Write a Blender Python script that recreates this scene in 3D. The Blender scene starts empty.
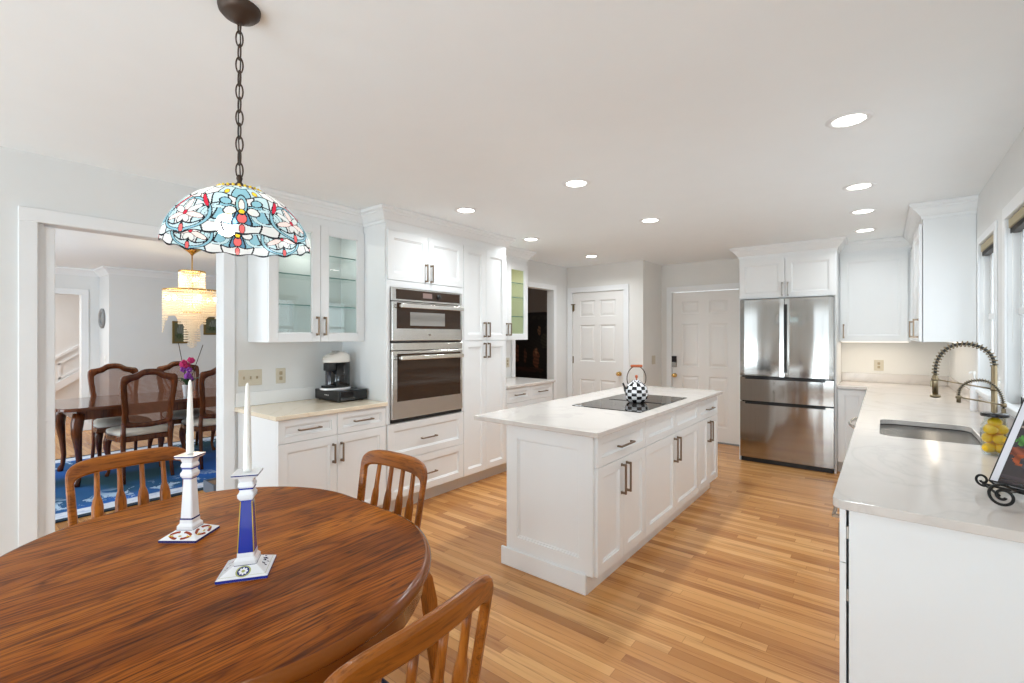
import bpy, bmesh, math, random
from mathutils import Vector, Matrix
PI = math.pi
random.seed(7)
SC = bpy.context.scene
COL = SC.collection

# ------------------------------------------------------------------ camera, world, exposure
cam_data = bpy.data.cameras.new('camera')
cam_data.sensor_width = 36.0
cam_data.lens = 469.0 / 1024 * 36.0
cam_data.shift_y = -5.5 / 1024
cam_data.clip_start = 0.02
cam = bpy.data.objects.new('camera', cam_data)
COL.objects.link(cam)
cam.location = (0, 0, 1.43)
cam.rotation_euler = (PI / 2, 0, math.atan((884 - 512) / 469.0))
SC.camera = cam

world = bpy.data.worlds.new('daylight_and_fill')
SC.world = world
world.use_nodes = True
wn = world.node_tree.nodes
wn['Background'].inputs[0].default_value = (0.80, 0.91, 1.0, 1)
wn['Background'].inputs[1].default_value = 2.4

SC.view_settings.view_transform = 'Standard'
SC.view_settings.look = 'None'
SC.view_settings.gamma = 1.0
SC.view_settings.use_curve_mapping = False
SC.view_settings.exposure = -0.33
SC.cycles.use_denoising = True
SC.cycles.max_bounces = 14
SC.cycles.diffuse_bounces = 7
SC.cycles.transmission_bounces = 10
SC.cycles.transparent_max_bounces = 16
SC.cycles.caustics_reflective = False
SC.cycles.caustics_refractive = False
SC.cycles.sample_clamp_indirect = 8.0
SC.cycles.blur_glossy = 0.5


def area_light(name, loc, size, power, color=(1, 1, 1), rot=(0, 0, 0), shape='DISK', size_y=None, spread=PI):
    d = bpy.data.lights.new(name, 'AREA')
    d.shape = shape
    d.size = size
    if size_y: d.size_y = size_y
    d.energy = power
    d.color = color
    d.spread = spread
    o = bpy.data.objects.new(name, d)
    COL.objects.link(o)
    o.location = loc
    o.rotation_euler = rot
    return o


# daylight coming in through the patio doors and windows behind and beside the camera
P_REAR, P_SIDE, P_DINE = 21.0, 1.8, 112.0
area_light('daylight_and_fill', (-0.35, -2.55, 1.15), 1.9, P_REAR, (0.77, 0.91, 1.0), (PI / 2, 0, 0), 'RECTANGLE', 2.1)
area_light('daylight_and_fill', (-3.15, -2.55, 1.15), 0.85, P_REAR * 0.45, (0.77, 0.91, 1.0), (PI / 2, 0, 0), 'RECTANGLE', 2.1)
# added lamps tilted upward to brighten the ceiling, no deck is built outside
area_light('ceiling_fill', (-0.35, -2.55, 0.75), 1.6, 72.0, (0.76, 0.915, 1.0), (PI / 2 + math.radians(42), 0, 0), 'RECTANGLE', 1.2)
area_light('ceiling_fill', (-3.15, -2.55, 0.75), 0.8, 36.0, (0.76, 0.915, 1.0), (PI / 2 + math.radians(42), 0, 0), 'RECTANGLE', 1.2)
area_light('daylight_and_fill', (0.66, 4.33, 1.58), 0.62, P_SIDE, (0.97, 0.99, 1.0), (0, PI / 2, 0), 'RECTANGLE', 0.55)
area_light('daylight_and_fill', (0.66, 3.2, 1.58), 0.9, P_SIDE * 1.6, (0.97, 0.99, 1.0), (0, PI / 2, 0), 'RECTANGLE', 0.85)
area_light('daylight_and_fill', (-6.6, -1.35, 1.35), 2.6, P_DINE, (0.77, 0.91, 1.0), (PI / 2, 0, 0), 'RECTANGLE', 1.9)
area_light('daylight_and_fill', (-5.2, 4.7, 1.5), 0.9, 5, (1.0, 0.9, 0.8), (PI / 2, 0, 0), 'RECTANGLE', 1.2)  # added fill lamp inside the den, which has no window
area_light('daylight_and_fill', (-10.6, 0.2, 2.3), 1.2, 45, (0.97, 0.99, 1.0), (0, 0, 0), 'RECTANGLE', 1.2)  # added fill lamp under the closed stair hall ceiling


# ------------------------------------------------------------------ materials
def new_mat(name):
    m = bpy.data.materials.new(name)
    m.use_nodes = True
    nt = m.node_tree
    b = nt.nodes['Principled BSDF']
    return m, nt, b


def pmat(name, col, rough=0.5, metal=0.0, spec=0.5, coat=0.0, trans=0.0, ior=1.45, emit=None, estr=0.0, aniso=0.0):
    m, nt, b = new_mat(name)
    b.inputs['Base Color'].default_value = (*col, 1)
    b.inputs['Roughness'].default_value = rough
    b.inputs['Metallic'].default_value = metal
    b.inputs['Specular IOR Level'].default_value = spec
    b.inputs['Coat Weight'].default_value = coat
    b.inputs['Transmission Weight'].default_value = trans
    b.inputs['IOR'].default_value = ior
    if aniso: b.inputs['Anisotropic'].default_value = aniso
    if emit:
        b.inputs['Emission Color'].default_value = (*emit, 1)
        b.inputs['Emission Strength'].default_value = estr
    return m


def N(nt, t, **kw):
    n = nt.nodes.new(t)
    for k, v in kw.items():
        setattr(n, k, v)
    return n


def mth(nt, op, a, b=None, c=None):
    n = nt.nodes.new('ShaderNodeMath')
    n.operation = op
    for i, x in enumerate((a, b, c)):
        if x is None: continue
        if isinstance(x, (int, float)): n.inputs[i].default_value = x
        else: nt.links.new(x, n.inputs[i])
    return n.outputs[0]


def ramp(nt, fac, stops):
    n = nt.nodes.new('ShaderNodeValToRGB')
    el = n.color_ramp.elements
    while len(el) < len(stops): el.new(0.5)
    for e, (p, c) in zip(el, stops):
        e.position = p
        e.color = (*c, 1)
    nt.links.new(fac, n.inputs[0])
    return n.outputs[0]


def mixc(nt, fac, a, b, mode='MIX'):
    n = nt.nodes.new('ShaderNodeMix')
    n.data_type = 'RGBA'
    n.blend_type = mode
    for s, x in ((0, fac), (6, a), (7, b)):
        if isinstance(x, (int, float)): n.inputs[s].default_value = x
        elif isinstance(x, tuple): n.inputs[s].default_value = (*x, 1)
        else: nt.links.new(x, n.inputs[s])
    return n.outputs[2]


def coords(nt, scale=(1, 1, 1), rot=(0, 0, 0), kind='Object'):
    tc = nt.nodes.new('ShaderNodeTexCoord')
    mp = nt.nodes.new('ShaderNodeMapping')
    mp.inputs['Scale'].default_value = scale
    mp.inputs['Rotation'].default_value = rot
    nt.links.new(tc.outputs[kind], mp.inputs[0])
    return mp.outputs[0]


def noise(nt, vec, scale, detail=3.0, rough=0.5, dist=0.0):
    n = nt.nodes.new('ShaderNodeTexNoise')
    n.inputs['Scale'].default_value = scale
    n.inputs['Detail'].default_value = detail
    n.inputs['Roughness'].default_value = rough
    n.inputs['Distortion'].default_value = dist
    if vec is not None: nt.links.new(vec, n.inputs['Vector'])
    return n.outputs['Fac']


def bump(nt, b, h, strength=0.2, dist=0.002):
    n = nt.nodes.new('ShaderNodeBump')
    n.inputs['Strength'].default_value = strength
    n.inputs['Distance'].default_value = dist
    nt.links.new(h, n.inputs['Height'])
    nt.links.new(n.outputs[0], b.inputs['Normal'])


def mat_paint(name, col, rough=0.5, var=0.015):
    m, nt, b = new_mat(name)
    f = noise(nt, coords(nt), 6.0, 2)
    c = ramp(nt, f, [(0.3, tuple(max(0, x - var) for x in col)), (0.7, tuple(min(1, x + var) for x in col))])
    nt.links.new(c, b.inputs['Base Color'])
    b.inputs['Roughness'].default_value = rough
    bump(nt, b, noise(nt, coords(nt), 220.0, 2), 0.04, 0.001)
    return m


def mat_oak(name, dark, mid, light, axis='X', gscale=1.0, rough=0.3, coat=0.08, spec=0.3):
    """long-grain oak: stretched noise bands plus fine pores, grain along the given object axis"""
    m, nt, b = new_mat(name)
    s = [14.0, 14.0, 14.0]
    s['XYZ'.index(axis)] = 0.9
    v = coords(nt, tuple(x * gscale for x in s))
    w = noise(nt, v, 1.0, 4, 0.62, 0.6)
    s2 = [130.0, 130.0, 130.0]
    s2['XYZ'.index(axis)] = 5.0
    v2 = coords(nt, tuple(x * gscale for x in s2))
    p = noise(nt, v2, 1.0, 3, 0.6, 0.2)
    base = ramp(nt, w, [(0.28, dark), (0.48, mid), (0.72, light)])
    pores = ramp(nt, p, [(0.36, (0.35, 0.28, 0.2)), (0.5, (1, 1, 1))])
    c = mixc(nt, 0.62, base, pores, 'MULTIPLY')
    nt.links.new(c, b.inputs['Base Color'])
    b.inputs['Roughness'].default_value = rough
    b.inputs['Coat Weight'].default_value = coat
    b.inputs['Coat Roughness'].default_value = 0.12
    b.inputs['Specular IOR Level'].default_value = spec
    bump(nt, b, p, 0.08, 0.0008)
    return m


def mat_table():
    """oiled oak top with long cathedral figure, grain along Y"""
    m, nt, b = new_mat('oak_table_top')
    v = coords(nt, (7.5, 0.75, 1))
    w = noise(nt, v, 1.0, 3, 0.55, 0.8)
    rings = mth(nt, 'FRACT', mth(nt, 'MULTIPLY', w, 11.0))
    rr = mth(nt, 'ABSOLUTE', mth(nt, 'SUBTRACT', rings, 0.5))
    v2 = coords(nt, (150, 7, 1))
    p = noise(nt, v2, 1.0, 3, 0.65, 0.3)
    broad = noise(nt, coords(nt, (5.0, 0.5, 1)), 1.0, 2, 0.5, 0.3)
    base = ramp(nt, broad, [(0.3, (0.18, 0.044, 0.002)), (0.5, (0.32, 0.086, 0.005)), (0.72, (0.50, 0.160, 0.013))])
    grain = ramp(nt, rr, [(0.0, (0.24, 0.16, 0.11)), (0.14, (0.72, 0.64, 0.56)), (0.42, (1, 1, 1))])
    pores = ramp(nt, p, [(0.36, (0.24, 0.16, 0.10)), (0.52, (1, 1, 1))])
    c = mixc(nt, 0.8, base, grain, 'MULTIPLY')
    c = mixc(nt, 0.85, c, pores, 'MULTIPLY')
    nt.links.new(c, b.inputs['Base Color'])
    b.inputs['Roughness'].default_value = 0.28
    b.inputs['Coat Weight'].default_value = 0.0
    b.inputs['Coat Roughness'].default_value = 0.16
    b.inputs['Specular IOR Level'].default_value = 0.09
    bump(nt, b, p, 0.06, 0.0008)
    return m


def mat_floor():
    """strip oak floor, boards running along X, every board with its own tone and grain"""
    m, nt, b = new_mat('oak_strip_floor')
    tc = N(nt, 'ShaderNodeTexCoord')
    sp = N(nt, 'ShaderNodeSeparateXYZ')
    nt.links.new(tc.outputs['Object'], sp.inputs[0])
    x, y = sp.outputs[0], sp.outputs[1]
    W, L = 0.058, 0.95
    ry = mth(nt, 'DIVIDE', y, W)
    row = mth(nt, 'FLOOR', ry)
    wr = N(nt, 'ShaderNodeTexWhiteNoise', noise_dimensions='1D')
    nt.links.new(row, wr.inputs['W'])
    xs = mth(nt, 'ADD', mth(nt, 'DIVIDE', x, L), mth(nt, 'MULTIPLY', wr.outputs['Value'], 7.3))
    cx = mth(nt, 'FLOOR', xs)
    idv = N(nt, 'ShaderNodeCombineXYZ')
    nt.links.new(cx, idv.inputs[0]); nt.links.new(row, idv.inputs[1])
    wn2 = N(nt, 'ShaderNodeTexWhiteNoise', noise_dimensions='3D')
    nt.links.new(idv.outputs[0], wn2.inputs['Vector'])
    tone = wn2.outputs['Value']
    # grain, shifted board by board
    gv = N(nt, 'ShaderNodeCombineXYZ')
    nt.links.new(mth(nt, 'ADD', mth(nt, 'MULTIPLY', x, 1.6), mth(nt, 'MULTIPLY', tone, 37.0)), gv.inputs[0])
    nt.links.new(mth(nt, 'MULTIPLY', y, 32.0), gv.inputs[1])
    nt.links.new(mth(nt, 'MULTIPLY', tone, 11.0), gv.inputs[2])
    g = noise(nt, gv.outputs[0], 1.0, 4, 0.6, 0.7)
    base = ramp(nt, tone, [(0.0, (0.42, 0.180, 0.055)), (0.25, (0.53, 0.245, 0.080)), (0.7, (0.64, 0.320, 0.110)), (1.0, (0.74, 0.41, 0.160))])
    gr = ramp(nt, g, [(0.28, (0.50, 0.38, 0.30)), (0.48, (0.93, 0.90, 0.86)), (0.75, (1.0, 1.0, 1.0))])
    c = mixc(nt, 0.85, base, gr, 'MULTIPLY')
    fy = mth(nt, 'FRACT', ry)
    ey = mth(nt, 'MINIMUM', fy, mth(nt, 'SUBTRACT', 1.0, fy))
    fx = mth(nt, 'FRACT', xs)
    ex = mth(nt, 'MULTIPLY', mth(nt, 'MINIMUM', fx, mth(nt, 'SUBTRACT', 1.0, fx)), L / W)
    e = mth(nt, 'MINIMUM', ey, ex)
    seam = ramp(nt, e, [(0.0, (0.45, 0.36, 0.3)), (0.035, (1, 1, 1))])
    c = mixc(nt, 0.8, c, seam, 'MULTIPLY')
    nt.links.new(c, b.inputs['Base Color'])
    b.inputs['Roughness'].default_value = 0.26
    b.inputs['Specular IOR Level'].default_value = 0.42
    bump(nt, b, mth(nt, 'ADD', mth(nt, 'MINIMUM', e, 0.04), mth(nt, 'MULTIPLY', g, 0.012)), 0.25, 0.01)
    return m


def mat_quartz(name, col, vein, warm=0.0):
    m, nt, b = new_mat(name)
    v = coords(nt, (1, 1, 1), (0.3, 0.2, 0.5))
    w = noise(nt, v, 1.5, 4, 0.55, 1.6)
    r = mth(nt, 'ABSOLUTE', mth(nt, 'SUBTRACT', w, 0.5))
    c = ramp(nt, r, [(0.0, vein), (0.018, tuple(0.35 * q + 0.65 * p for p, q in zip(col, vein))), (0.05, col)])
    nt.links.new(c, b.inputs['Base Color'])
    b.inputs['Roughness'].default_value = 0.16
    b.inputs['Specular IOR Level'].default_value = 0.45
    return m


def mat_steel(name='brushed_steel', axis='Z', col=(0.62, 0.60, 0.58), rough=0.24, wave=0.0):
    m, nt, b = new_mat(name)
    s = [260.0, 260.0, 260.0]
    s['XYZ'.index(axis)] = 2.0
    v = coords(nt, tuple(s))
    p = noise(nt, v, 1.0, 2, 0.5)
    c = ramp(nt, p, [(0.3, tuple(x * 0.9 for x in col)), (0.7, col)])
    nt.links.new(c, b.inputs['Base Color'])
    b.inputs['Metallic'].default_value = 1.0
    b.inputs['Roughness'].default_value = rough
    if wave:
        h = noise(nt, coords(nt, (5.0, 5.0, 0.7)), 1.0, 1, 0.4)
        bump(nt, b, h, 1.0, wave)
    return m


def mat_glass(name, col=(0.9, 0.97, 0.95), rough=0.0, tint=0.86):
    """thin pane: mostly see-through with a real mirror share at grazing angles"""
    m, nt, b = new_mat(name)
    nt.nodes.remove(b)
    out = nt.nodes['Material Output']
    tr = N(nt, 'ShaderNodeBsdfTransparent')
    tr.inputs[0].default_value = (col[0] * tint, col[1] * tint, col[2] * tint, 1)
    gl = N(nt, 'ShaderNodeBsdfGlossy')
    gl.inputs['Roughness'].default_value = rough
    gl.inputs['Color'].default_value = (0.95, 0.97, 0.97, 1)
    fr = N(nt, 'ShaderNodeLayerWeight')
    fr.inputs[0].default_value = 0.5
    mx = N(nt, 'ShaderNodeMixShader')
    nt.links.new(mth(nt, 'ADD', 0.04, mth(nt, 'MULTIPLY', mth(nt, 'POWER', fr.outputs['Facing'], 5.0), 0.9)), mx.inputs[0])
    nt.links.new(tr.outputs[0], mx.inputs[1])
    nt.links.new(gl.outputs[0], mx.inputs[2])
    nt.links.new(mx.outputs[0], out.inputs[0])
    return m


def mat_attr(name, rough=0.5, spec=0.5, coat=0.0):
    m, nt, b = new_mat(name)
    a = N(nt, 'ShaderNodeAttribute', attribute_name='paint')
    nt.links.new(a.outputs['Color'], b.inputs['Base Color'])
    b.inputs['Roughness'].default_value = rough
    b.inputs['Specular IOR Level'].default_value = spec
    b.inputs['Coat Weight'].default_value = coat
    return m


def mat_emit(name, col, s):
    return pmat(name, (0.8, 0.8, 0.8), 0.5, emit=col, estr=s)


M = {}
M['wall'] = mat_paint('wall_paint', (0.75, 0.758, 0.752), 0.65, 0.006)
M['wall_far'] = mat_paint('wall_paint_far', (0.76, 0.75, 0.72), 0.65, 0.006)
M['ceiling'] = mat_paint('ceiling_paint', (0.89, 0.925, 0.94), 0.8, 0.005)
M['trim'] = mat_paint('trim_paint', (0.82, 0.832, 0.84), 0.35, 0.004)
M['door'] = mat_paint('door_paint', (0.80, 0.785, 0.76), 0.4, 0.004)
M['cab'] = mat_paint('cabinet_paint', (0.82, 0.835, 0.84), 0.34, 0.004)
M['gapdark'] = pmat('cabinet_gap', (0.25, 0.25, 0.25), 0.6)
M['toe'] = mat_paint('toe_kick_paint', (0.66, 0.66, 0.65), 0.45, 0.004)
M['quartz'] = mat_quartz('white_quartz', (0.66, 0.615, 0.575), (0.60, 0.56, 0.525))
M['quartz_warm'] = mat_quartz('cream_quartz', (0.80, 0.70, 0.55), (0.75, 0.65, 0.50))
M['floor'] = mat_floor()
M['oak_x'] = mat_oak('oak_grain_x', (0.16, 0.044, 0.005), (0.30, 0.088, 0.009), (0.45, 0.145, 0.017), 'X')
M['oak_z'] = mat_oak('oak_grain_z', (0.16, 0.044, 0.005), (0.30, 0.088, 0.009), (0.45, 0.145, 0.017), 'Z')
M['oak_edge'] = pmat('oak_table_edge', (0.20, 0.056, 0.007), 0.16, 0.0, 0.28)
M['table'] = mat_table()
M['cherry'] = mat_oak('cherry_wood', (0.06, 0.015, 0.004), (0.125, 0.032, 0.008), (0.20, 0.055, 0.014), 'Z', 0.6, 0.25, 0.35)
M['cherry_top'] = mat_oak('cherry_table_top', (0.08, 0.022, 0.009), (0.13, 0.037, 0.014), (0.18, 0.055, 0.02), 'Y', 0.4, 0.12, 0.5)
M['steel'] = mat_steel('brushed_steel', 'Z', (0.40, 0.375, 0.35), 0.09, 0.004)
M['steel_h'] = mat_steel('brushed_steel_flat', 'Y', (0.70, 0.68, 0.65), 0.22)
M['steel_sink'] = mat_steel('sink_steel', 'Y', (0.04, 0.033, 0.027), 0.25)
M['handle_steel'] = pmat('polished_steel', (0.75, 0.73, 0.7), 0.15, 1.0)
M['bronze'] = pmat('champagne_bronze', (0.25, 0.18, 0.125), 0.3, 1.0)
M['brass'] = pmat('brass', (0.80, 0.52, 0.18), 0.2, 1.0)
M['faucet'] = pmat('aged_brass', (0.27, 0.215, 0.135), 0.3, 1.0)
M['black_hose'] = pmat('black_rubber', (0.02, 0.018, 0.015), 0.4)
M['oven_glass'] = pmat('dark_oven_glass', (0.040, 0.022, 0.013), 0.05, 0.0, 0.45)
M['cook_glass'] = pmat('ceramic_cooktop_glass', (0.020, 0.016, 0.013), 0.06, 0.0, 0.6)
M['black'] = pmat('black_plastic', (0.012, 0.012, 0.013), 0.3)
M['black_gloss'] = pmat('black_gloss', (0.01, 0.01, 0.011), 0.12, 0, 0.6)
M['iron'] = pmat('black_iron', (0.012, 0.011, 0.01), 0.45, 0.4)
M['antique'] = pmat('antique_bronze', (0.075, 0.052, 0.04), 0.45, 0.7)
M['chrome'] = pmat('chrome', (0.8, 0.8, 0.8), 0.08, 1.0)
M['white_plastic'] = pmat('white_plastic', (0.84, 0.83, 0.80), 0.3)
M['almond'] = pmat('almond_plastic', (0.60, 0.55, 0.44), 0.4)
M['almond_dark'] = pmat('dark_almond_plastic', (0.38, 0.31, 0.2), 0.4)  # darker tone of the toggles and sockets
M['pane'] = mat_glass('cabinet_glass', (0.955, 0.985, 0.978), 0.0, 0.98)
M['shelf_glass'] = pmat('shelf_glass_edge', (0.12, 0.27, 0.24), 0.1, 0, 0.6)
M['clear'] = mat_glass('clear_glass', (0.97, 0.99, 0.98), 0.0, 0.93)
M['winpane'] = mat_glass('window_glass', (1, 1, 1), 0.0, 0.98)
M['navy'] = pmat('navy_fabric', (0.012, 0.016, 0.05), 0.9)
M['cream_fabric'] = pmat('cream_fabric', (0.74, 0.69, 0.60), 0.9)
M['wax'] = pmat('white_wax', (0.88, 0.87, 0.82), 0.35, 0, 0.5, 0)
M['ceramic'] = pmat('white_ceramic', (0.82, 0.82, 0.84), 0.12, 0, 0.6, 0.5)
M['blue_glaze'] = pmat('cobalt_glaze', (0.015, 0.035, 0.32), 0.15, 0, 0.6, 0.5)
M['navy_glaze'] = pmat('navy_glaze', (0.02, 0.025, 0.14), 0.15, 0, 0.6, 0.5)
M['red_glaze'] = pmat('rust_glaze', (0.30, 0.035, 0.01), 0.2, 0, 0.6, 0.4)
M['yellow_glaze'] = pmat('yellow_glaze', (0.72, 0.50, 0.06), 0.2, 0, 0.6, 0.4)
M['green_glaze'] = pmat('olive_glaze', (0.40, 0.42, 0.16), 0.2, 0, 0.6, 0.4)
M['lemon'] = pmat('lemon_peel', (0.95, 0.58, 0.008), 0.4)
M['red_wood'] = pmat('orange_stained_wood', (0.45, 0.10, 0.03), 0.3, 0, 0.5, 0.3)
M['leaf'] = pmat('dark_leaf', (0.03, 0.08, 0.03), 0.4)
M['petal_pink'] = pmat('magenta_petal', (0.72, 0.04, 0.20), 0.6)
M['petal_violet'] = pmat('violet_petal', (0.36, 0.08, 0.52), 0.6)
M['paper'] = pmat('paper_white', (0.72, 0.72, 0.78), 0.6)
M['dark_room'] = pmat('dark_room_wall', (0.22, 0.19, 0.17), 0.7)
M['gold_frame'] = pmat('gilt_frame', (0.20, 0.13, 0.04), 0.4, 0.4)
M['strip_lens'] = mat_emit('strip_lens', (1.0, 0.9, 0.78), 1.2)
M['lens'] = mat_emit('recessed_lens', (1.0, 0.96, 0.90), 14.0)
M['bulb'] = mat_emit('bulb_glow', (1.0, 0.95, 0.88), 60.0)
M['warm_bulb'] = mat_emit('warm_bulb_glow', (1.0, 0.80, 0.50), 50.0)
M['blind'] = pmat('woven_blind', (0.42, 0.36, 0.24), 0.8)
M['blind_dark'] = pmat('dark_headrail', (0.04, 0.035, 0.03), 0.6)
M['paint'] = mat_attr('painted_surface', 0.35, 0.5)
M['paint_gloss'] = mat_attr('painted_enamel', 0.12, 0.6, 0.5)
M['keypad'] = pmat('keypad_black', (0.02, 0.012, 0.014), 0.25)
M['nickel'] = pmat('satin_nickel', (0.36, 0.34, 0.31), 0.3, 0.8)
M['hinge'] = pmat('dark_brass_hinge', (0.22, 0.16, 0.08), 0.35, 0.9)


# ------------------------------------------------------------------ mesh helpers
class MB:
    def __init__(s):
        s.bm = bmesh.new()

    def add(s, verts, faces, mi=0, smooth=False):
        vs = [s.bm.verts.new(v) for v in verts]
        out = []
        for f in faces:
            try:
                fc = s.bm.faces.new([vs[i] for i in f])
                fc.material_index = mi
                fc.smooth = smooth
                out.append(fc)
            except ValueError:
                pass
        return vs, out

    def box(s, x0, x1, y0, y1, z0, z1, bev=0.0, mi=0, seg=1):
        if x0 > x1: x0, x1 = x1, x0
        if y0 > y1: y0, y1 = y1, y0
        if z0 > z1: z0, z1 = z1, z0
        V = [(x0, y0, z0), (x1, y0, z0), (x1, y1, z0), (x0, y1, z0), (x0, y0, z1), (x1, y0, z1), (x1, y1, z1), (x0, y1, z1)]
        F = [(0, 3, 2, 1), (4, 5, 6, 7), (0, 1, 5, 4), (1, 2, 6, 5), (2, 3, 7, 6), (3, 0, 4, 7)]
        vs, fs = s.add(V, F, mi)
        if bev:
            es = {e for f in fs for e in f.edges}
            r = bmesh.ops.bevel(s.bm, geom=list(es), offset=bev, segments=seg, profile=0.5, affect='EDGES')
            for f in r['faces']:
                f.material_index = mi
                if seg > 1: f.smooth = True
        return s

    def obox(s, c, size, rot, bev=0.0, mi=0):
        """box centred at c, turned by a Matrix"""
        t = MB()
        t.box(-size[0] / 2, size[0] / 2, -size[1] / 2, size[1] / 2, -size[2] / 2, size[2] / 2, bev, mi)
        mt = Matrix.Translation(c) @ rot.to_4x4()
        s.merge(t, mt)
        return s

    def merge(s, other, mt=None):
        me = bpy.data.meshes.new('tmp')
        other.bm.to_mesh(me)
        if mt is not None: me.transform(mt)
        s.bm.from_mesh(me)
        bpy.data.meshes.remove(me)
        other.bm.free()
        return s

    def lathe(s, prof, seg=32, c=(0, 0, 0), mi=0, cap=True, smooth=True, a0=0.0, a1=2 * PI):
        full = abs(a1 - a0 - 2 * PI) < 1e-6
        n = seg if full else seg + 1
        vs = []
        for r, z in prof:
            ring = []
            for i in range(n):
                a = a0 + (a1 - a0) * i / seg
                ring.append(s.bm.verts.new((c[0] + r * math.cos(a), c[1] + r * math.sin(a), c[2] + z)))
            vs.append(ring)
        for k in range(len(prof) - 1):
            for i in range(seg):
                j = (i + 1) % n
                f = s.bm.faces.new((vs[k][i], vs[k][j], vs[k + 1][j], vs[k + 1][i]))
                f.material_index = mi
                f.smooth = smooth
        if cap and full:
            for ring, rev in ((vs[0], True), (vs[-1], False)):
                f = s.bm.faces.new(ring[::-1] if rev else ring)
                f.material_index = mi
        return s

    def tube(s, pts, r, seg=10, mi=0, cap=True, closed=False):
        pts = [Vector(p) for p in pts]
        n = len(pts)
        rs = r if isinstance(r, (list, tuple)) else [r] * n
        rings = []
        up = None
        for i, p in enumerate(pts):
            if closed: d = pts[(i + 1) % n] - pts[i - 1]
            else: d = pts[min(i + 1, n - 1)] - pts[max(i - 1, 0)]
            if d.length < 1e-9: d = Vector((0, 0, 1))
            d.normalize()
            if up is None:
                up = Vector((0, 0, 1)) if abs(d.z) < 0.9 else Vector((1, 0, 0))
            a = up - d * up.dot(d)
            if a.length < 1e-6:
                a = Vector((1, 0, 0)) - d * d.x
                if a.length < 1e-6: a = Vector((0, 1, 0))
            a.normalize()
            up = a
            b = d.cross(a)
            rings.append([s.bm.verts.new(p + (a * math.cos(t) + b * math.sin(t)) * rs[i]) for t in (2 * PI * k / seg for k in range(seg))])
        m = n if closed else n - 1
        for i in range(m):
            A, B = rings[i], rings[(i + 1) % n]
            for k in range(seg):
                j = (k + 1) % seg
                f = s.bm.faces.new((A[k], A[j], B[j], B[k]))
                f.smooth = True
                f.material_index = mi
        if cap and not closed:
            for ring in (rings[0][::-1], rings[-1]):
                f = s.bm.faces.new(ring)
                f.material_index = mi
        return s

    def loft(s, rings, mi=0, cap=True, closed=True, smooth=False):
        R = [[s.bm.verts.new(p) for p in ring] for ring in rings]
        n = len(R[0])
        for i in range(len(R) - 1):
            for k in range(n if closed else n - 1):
                j = (k + 1) % n
                f = s.bm.faces.new((R[i][k], R[i][j], R[i + 1][j], R[i + 1][k]))
                f.smooth = smooth
                f.material_index = mi
        if cap:
            for ring in (R[0][::-1], R[-1]):
                f = s.bm.faces.new(ring)
                f.material_index = mi
        return s

    def prism(s, poly, z0, z1, bev=0.0, mi=0, seg=2):
        """xy polygon pulled up from z0 to z1"""
        n = len(poly)
        V = [(x, y, z0) for x, y in poly] + [(x, y, z1) for x, y in poly]
        F = [tuple(range(n - 1, -1, -1)), tuple(range(n, 2 * n))] + [(i, (i + 1) % n, n + (i + 1) % n, n + i) for i in range(n)]
        vs, fs = s.add(V, F, mi)
        if bev:
            es = set(fs[0].edges) | set(fs[1].edges)
            r = bmesh.ops.bevel(s.bm, geom=list(es), offset=bev, segments=seg, profile=0.5, affect='EDGES')
            for f in r['faces']: f.smooth = True; f.material_index = mi
        return s

    def sphere(s, c, r, seg=16, rings=10, mi=0, sc=(1, 1, 1), rot=None):
        t = MB()
        bmesh.ops.create_uvsphere(t.bm, u_segments=seg, v_segments=rings, radius=r)
        for f in t.bm.faces: f.smooth = True; f.material_index = mi
        mt = Matrix.Translation(c) @ (rot.to_4x4() if rot else Matrix.Identity(4)) @ Matrix.Diagonal((*sc, 1))
        return s.merge(t, mt)

    def rects(s, loops, mi=0, cap=True):
        """successive rectangles (x0,x1,z0,z1,y) joined in order, last one capped; faces look towards -y"""
        R = [[s.bm.verts.new(p) for p in ((x0, y, z0), (x1, y, z0), (x1, y, z1), (x0, y, z1))] for x0, x1, z0, z1, y in loops]
        for A, B in zip(R, R[1:]):
            for k in range(4):
                j = (k + 1) % 4
                f = s.bm.faces.new((A[k], A[j], B[j], B[k]))
                f.material_index = mi
        if cap:
            f = s.bm.faces.new(R[-1])
            f.material_index = mi
        return s

    def build(s, name, mat, parent=None, recalc=True):
        if recalc: bmesh.ops.recalc_face_normals(s.bm, faces=s.bm.faces[:])
        me = bpy.data.meshes.new(name)
        s.bm.to_mesh(me)
        s.bm.free()
        mats = mat if isinstance(mat, (list, tuple)) else [mat]
        for m in mats: me.materials.append(M[m] if isinstance(m, str) else m)
        o = bpy.data.objects.new(name, me)
        COL.objects.link(o)
        if parent is not None: o.parent = parent
        return o


def tag(o, label, cat, group=None):
    o['label'] = label
    o['category'] = cat
    if group: o['group'] = group
    return o


def thing(name, label, cat, loc=(0, 0, 0), rz=0.0, group=None):
    o = bpy.data.objects.new(name, None)
    o.empty_display_size = 0.1
    COL.objects.link(o)
    o.location = loc
    o.rotation_euler = (0, 0, rz)
    return tag(o, label, cat, group)


def struct(o):
    o['kind'] = 'structure'
    return o


def copy_tree(o, parent=None):
    c = o.copy()
    COL.objects.link(c)
    if parent is not None: c.parent = parent
    for ch in [x for x in bpy.data.objects if x.parent == o]:
        copy_tree(ch, c)
    return c


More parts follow.
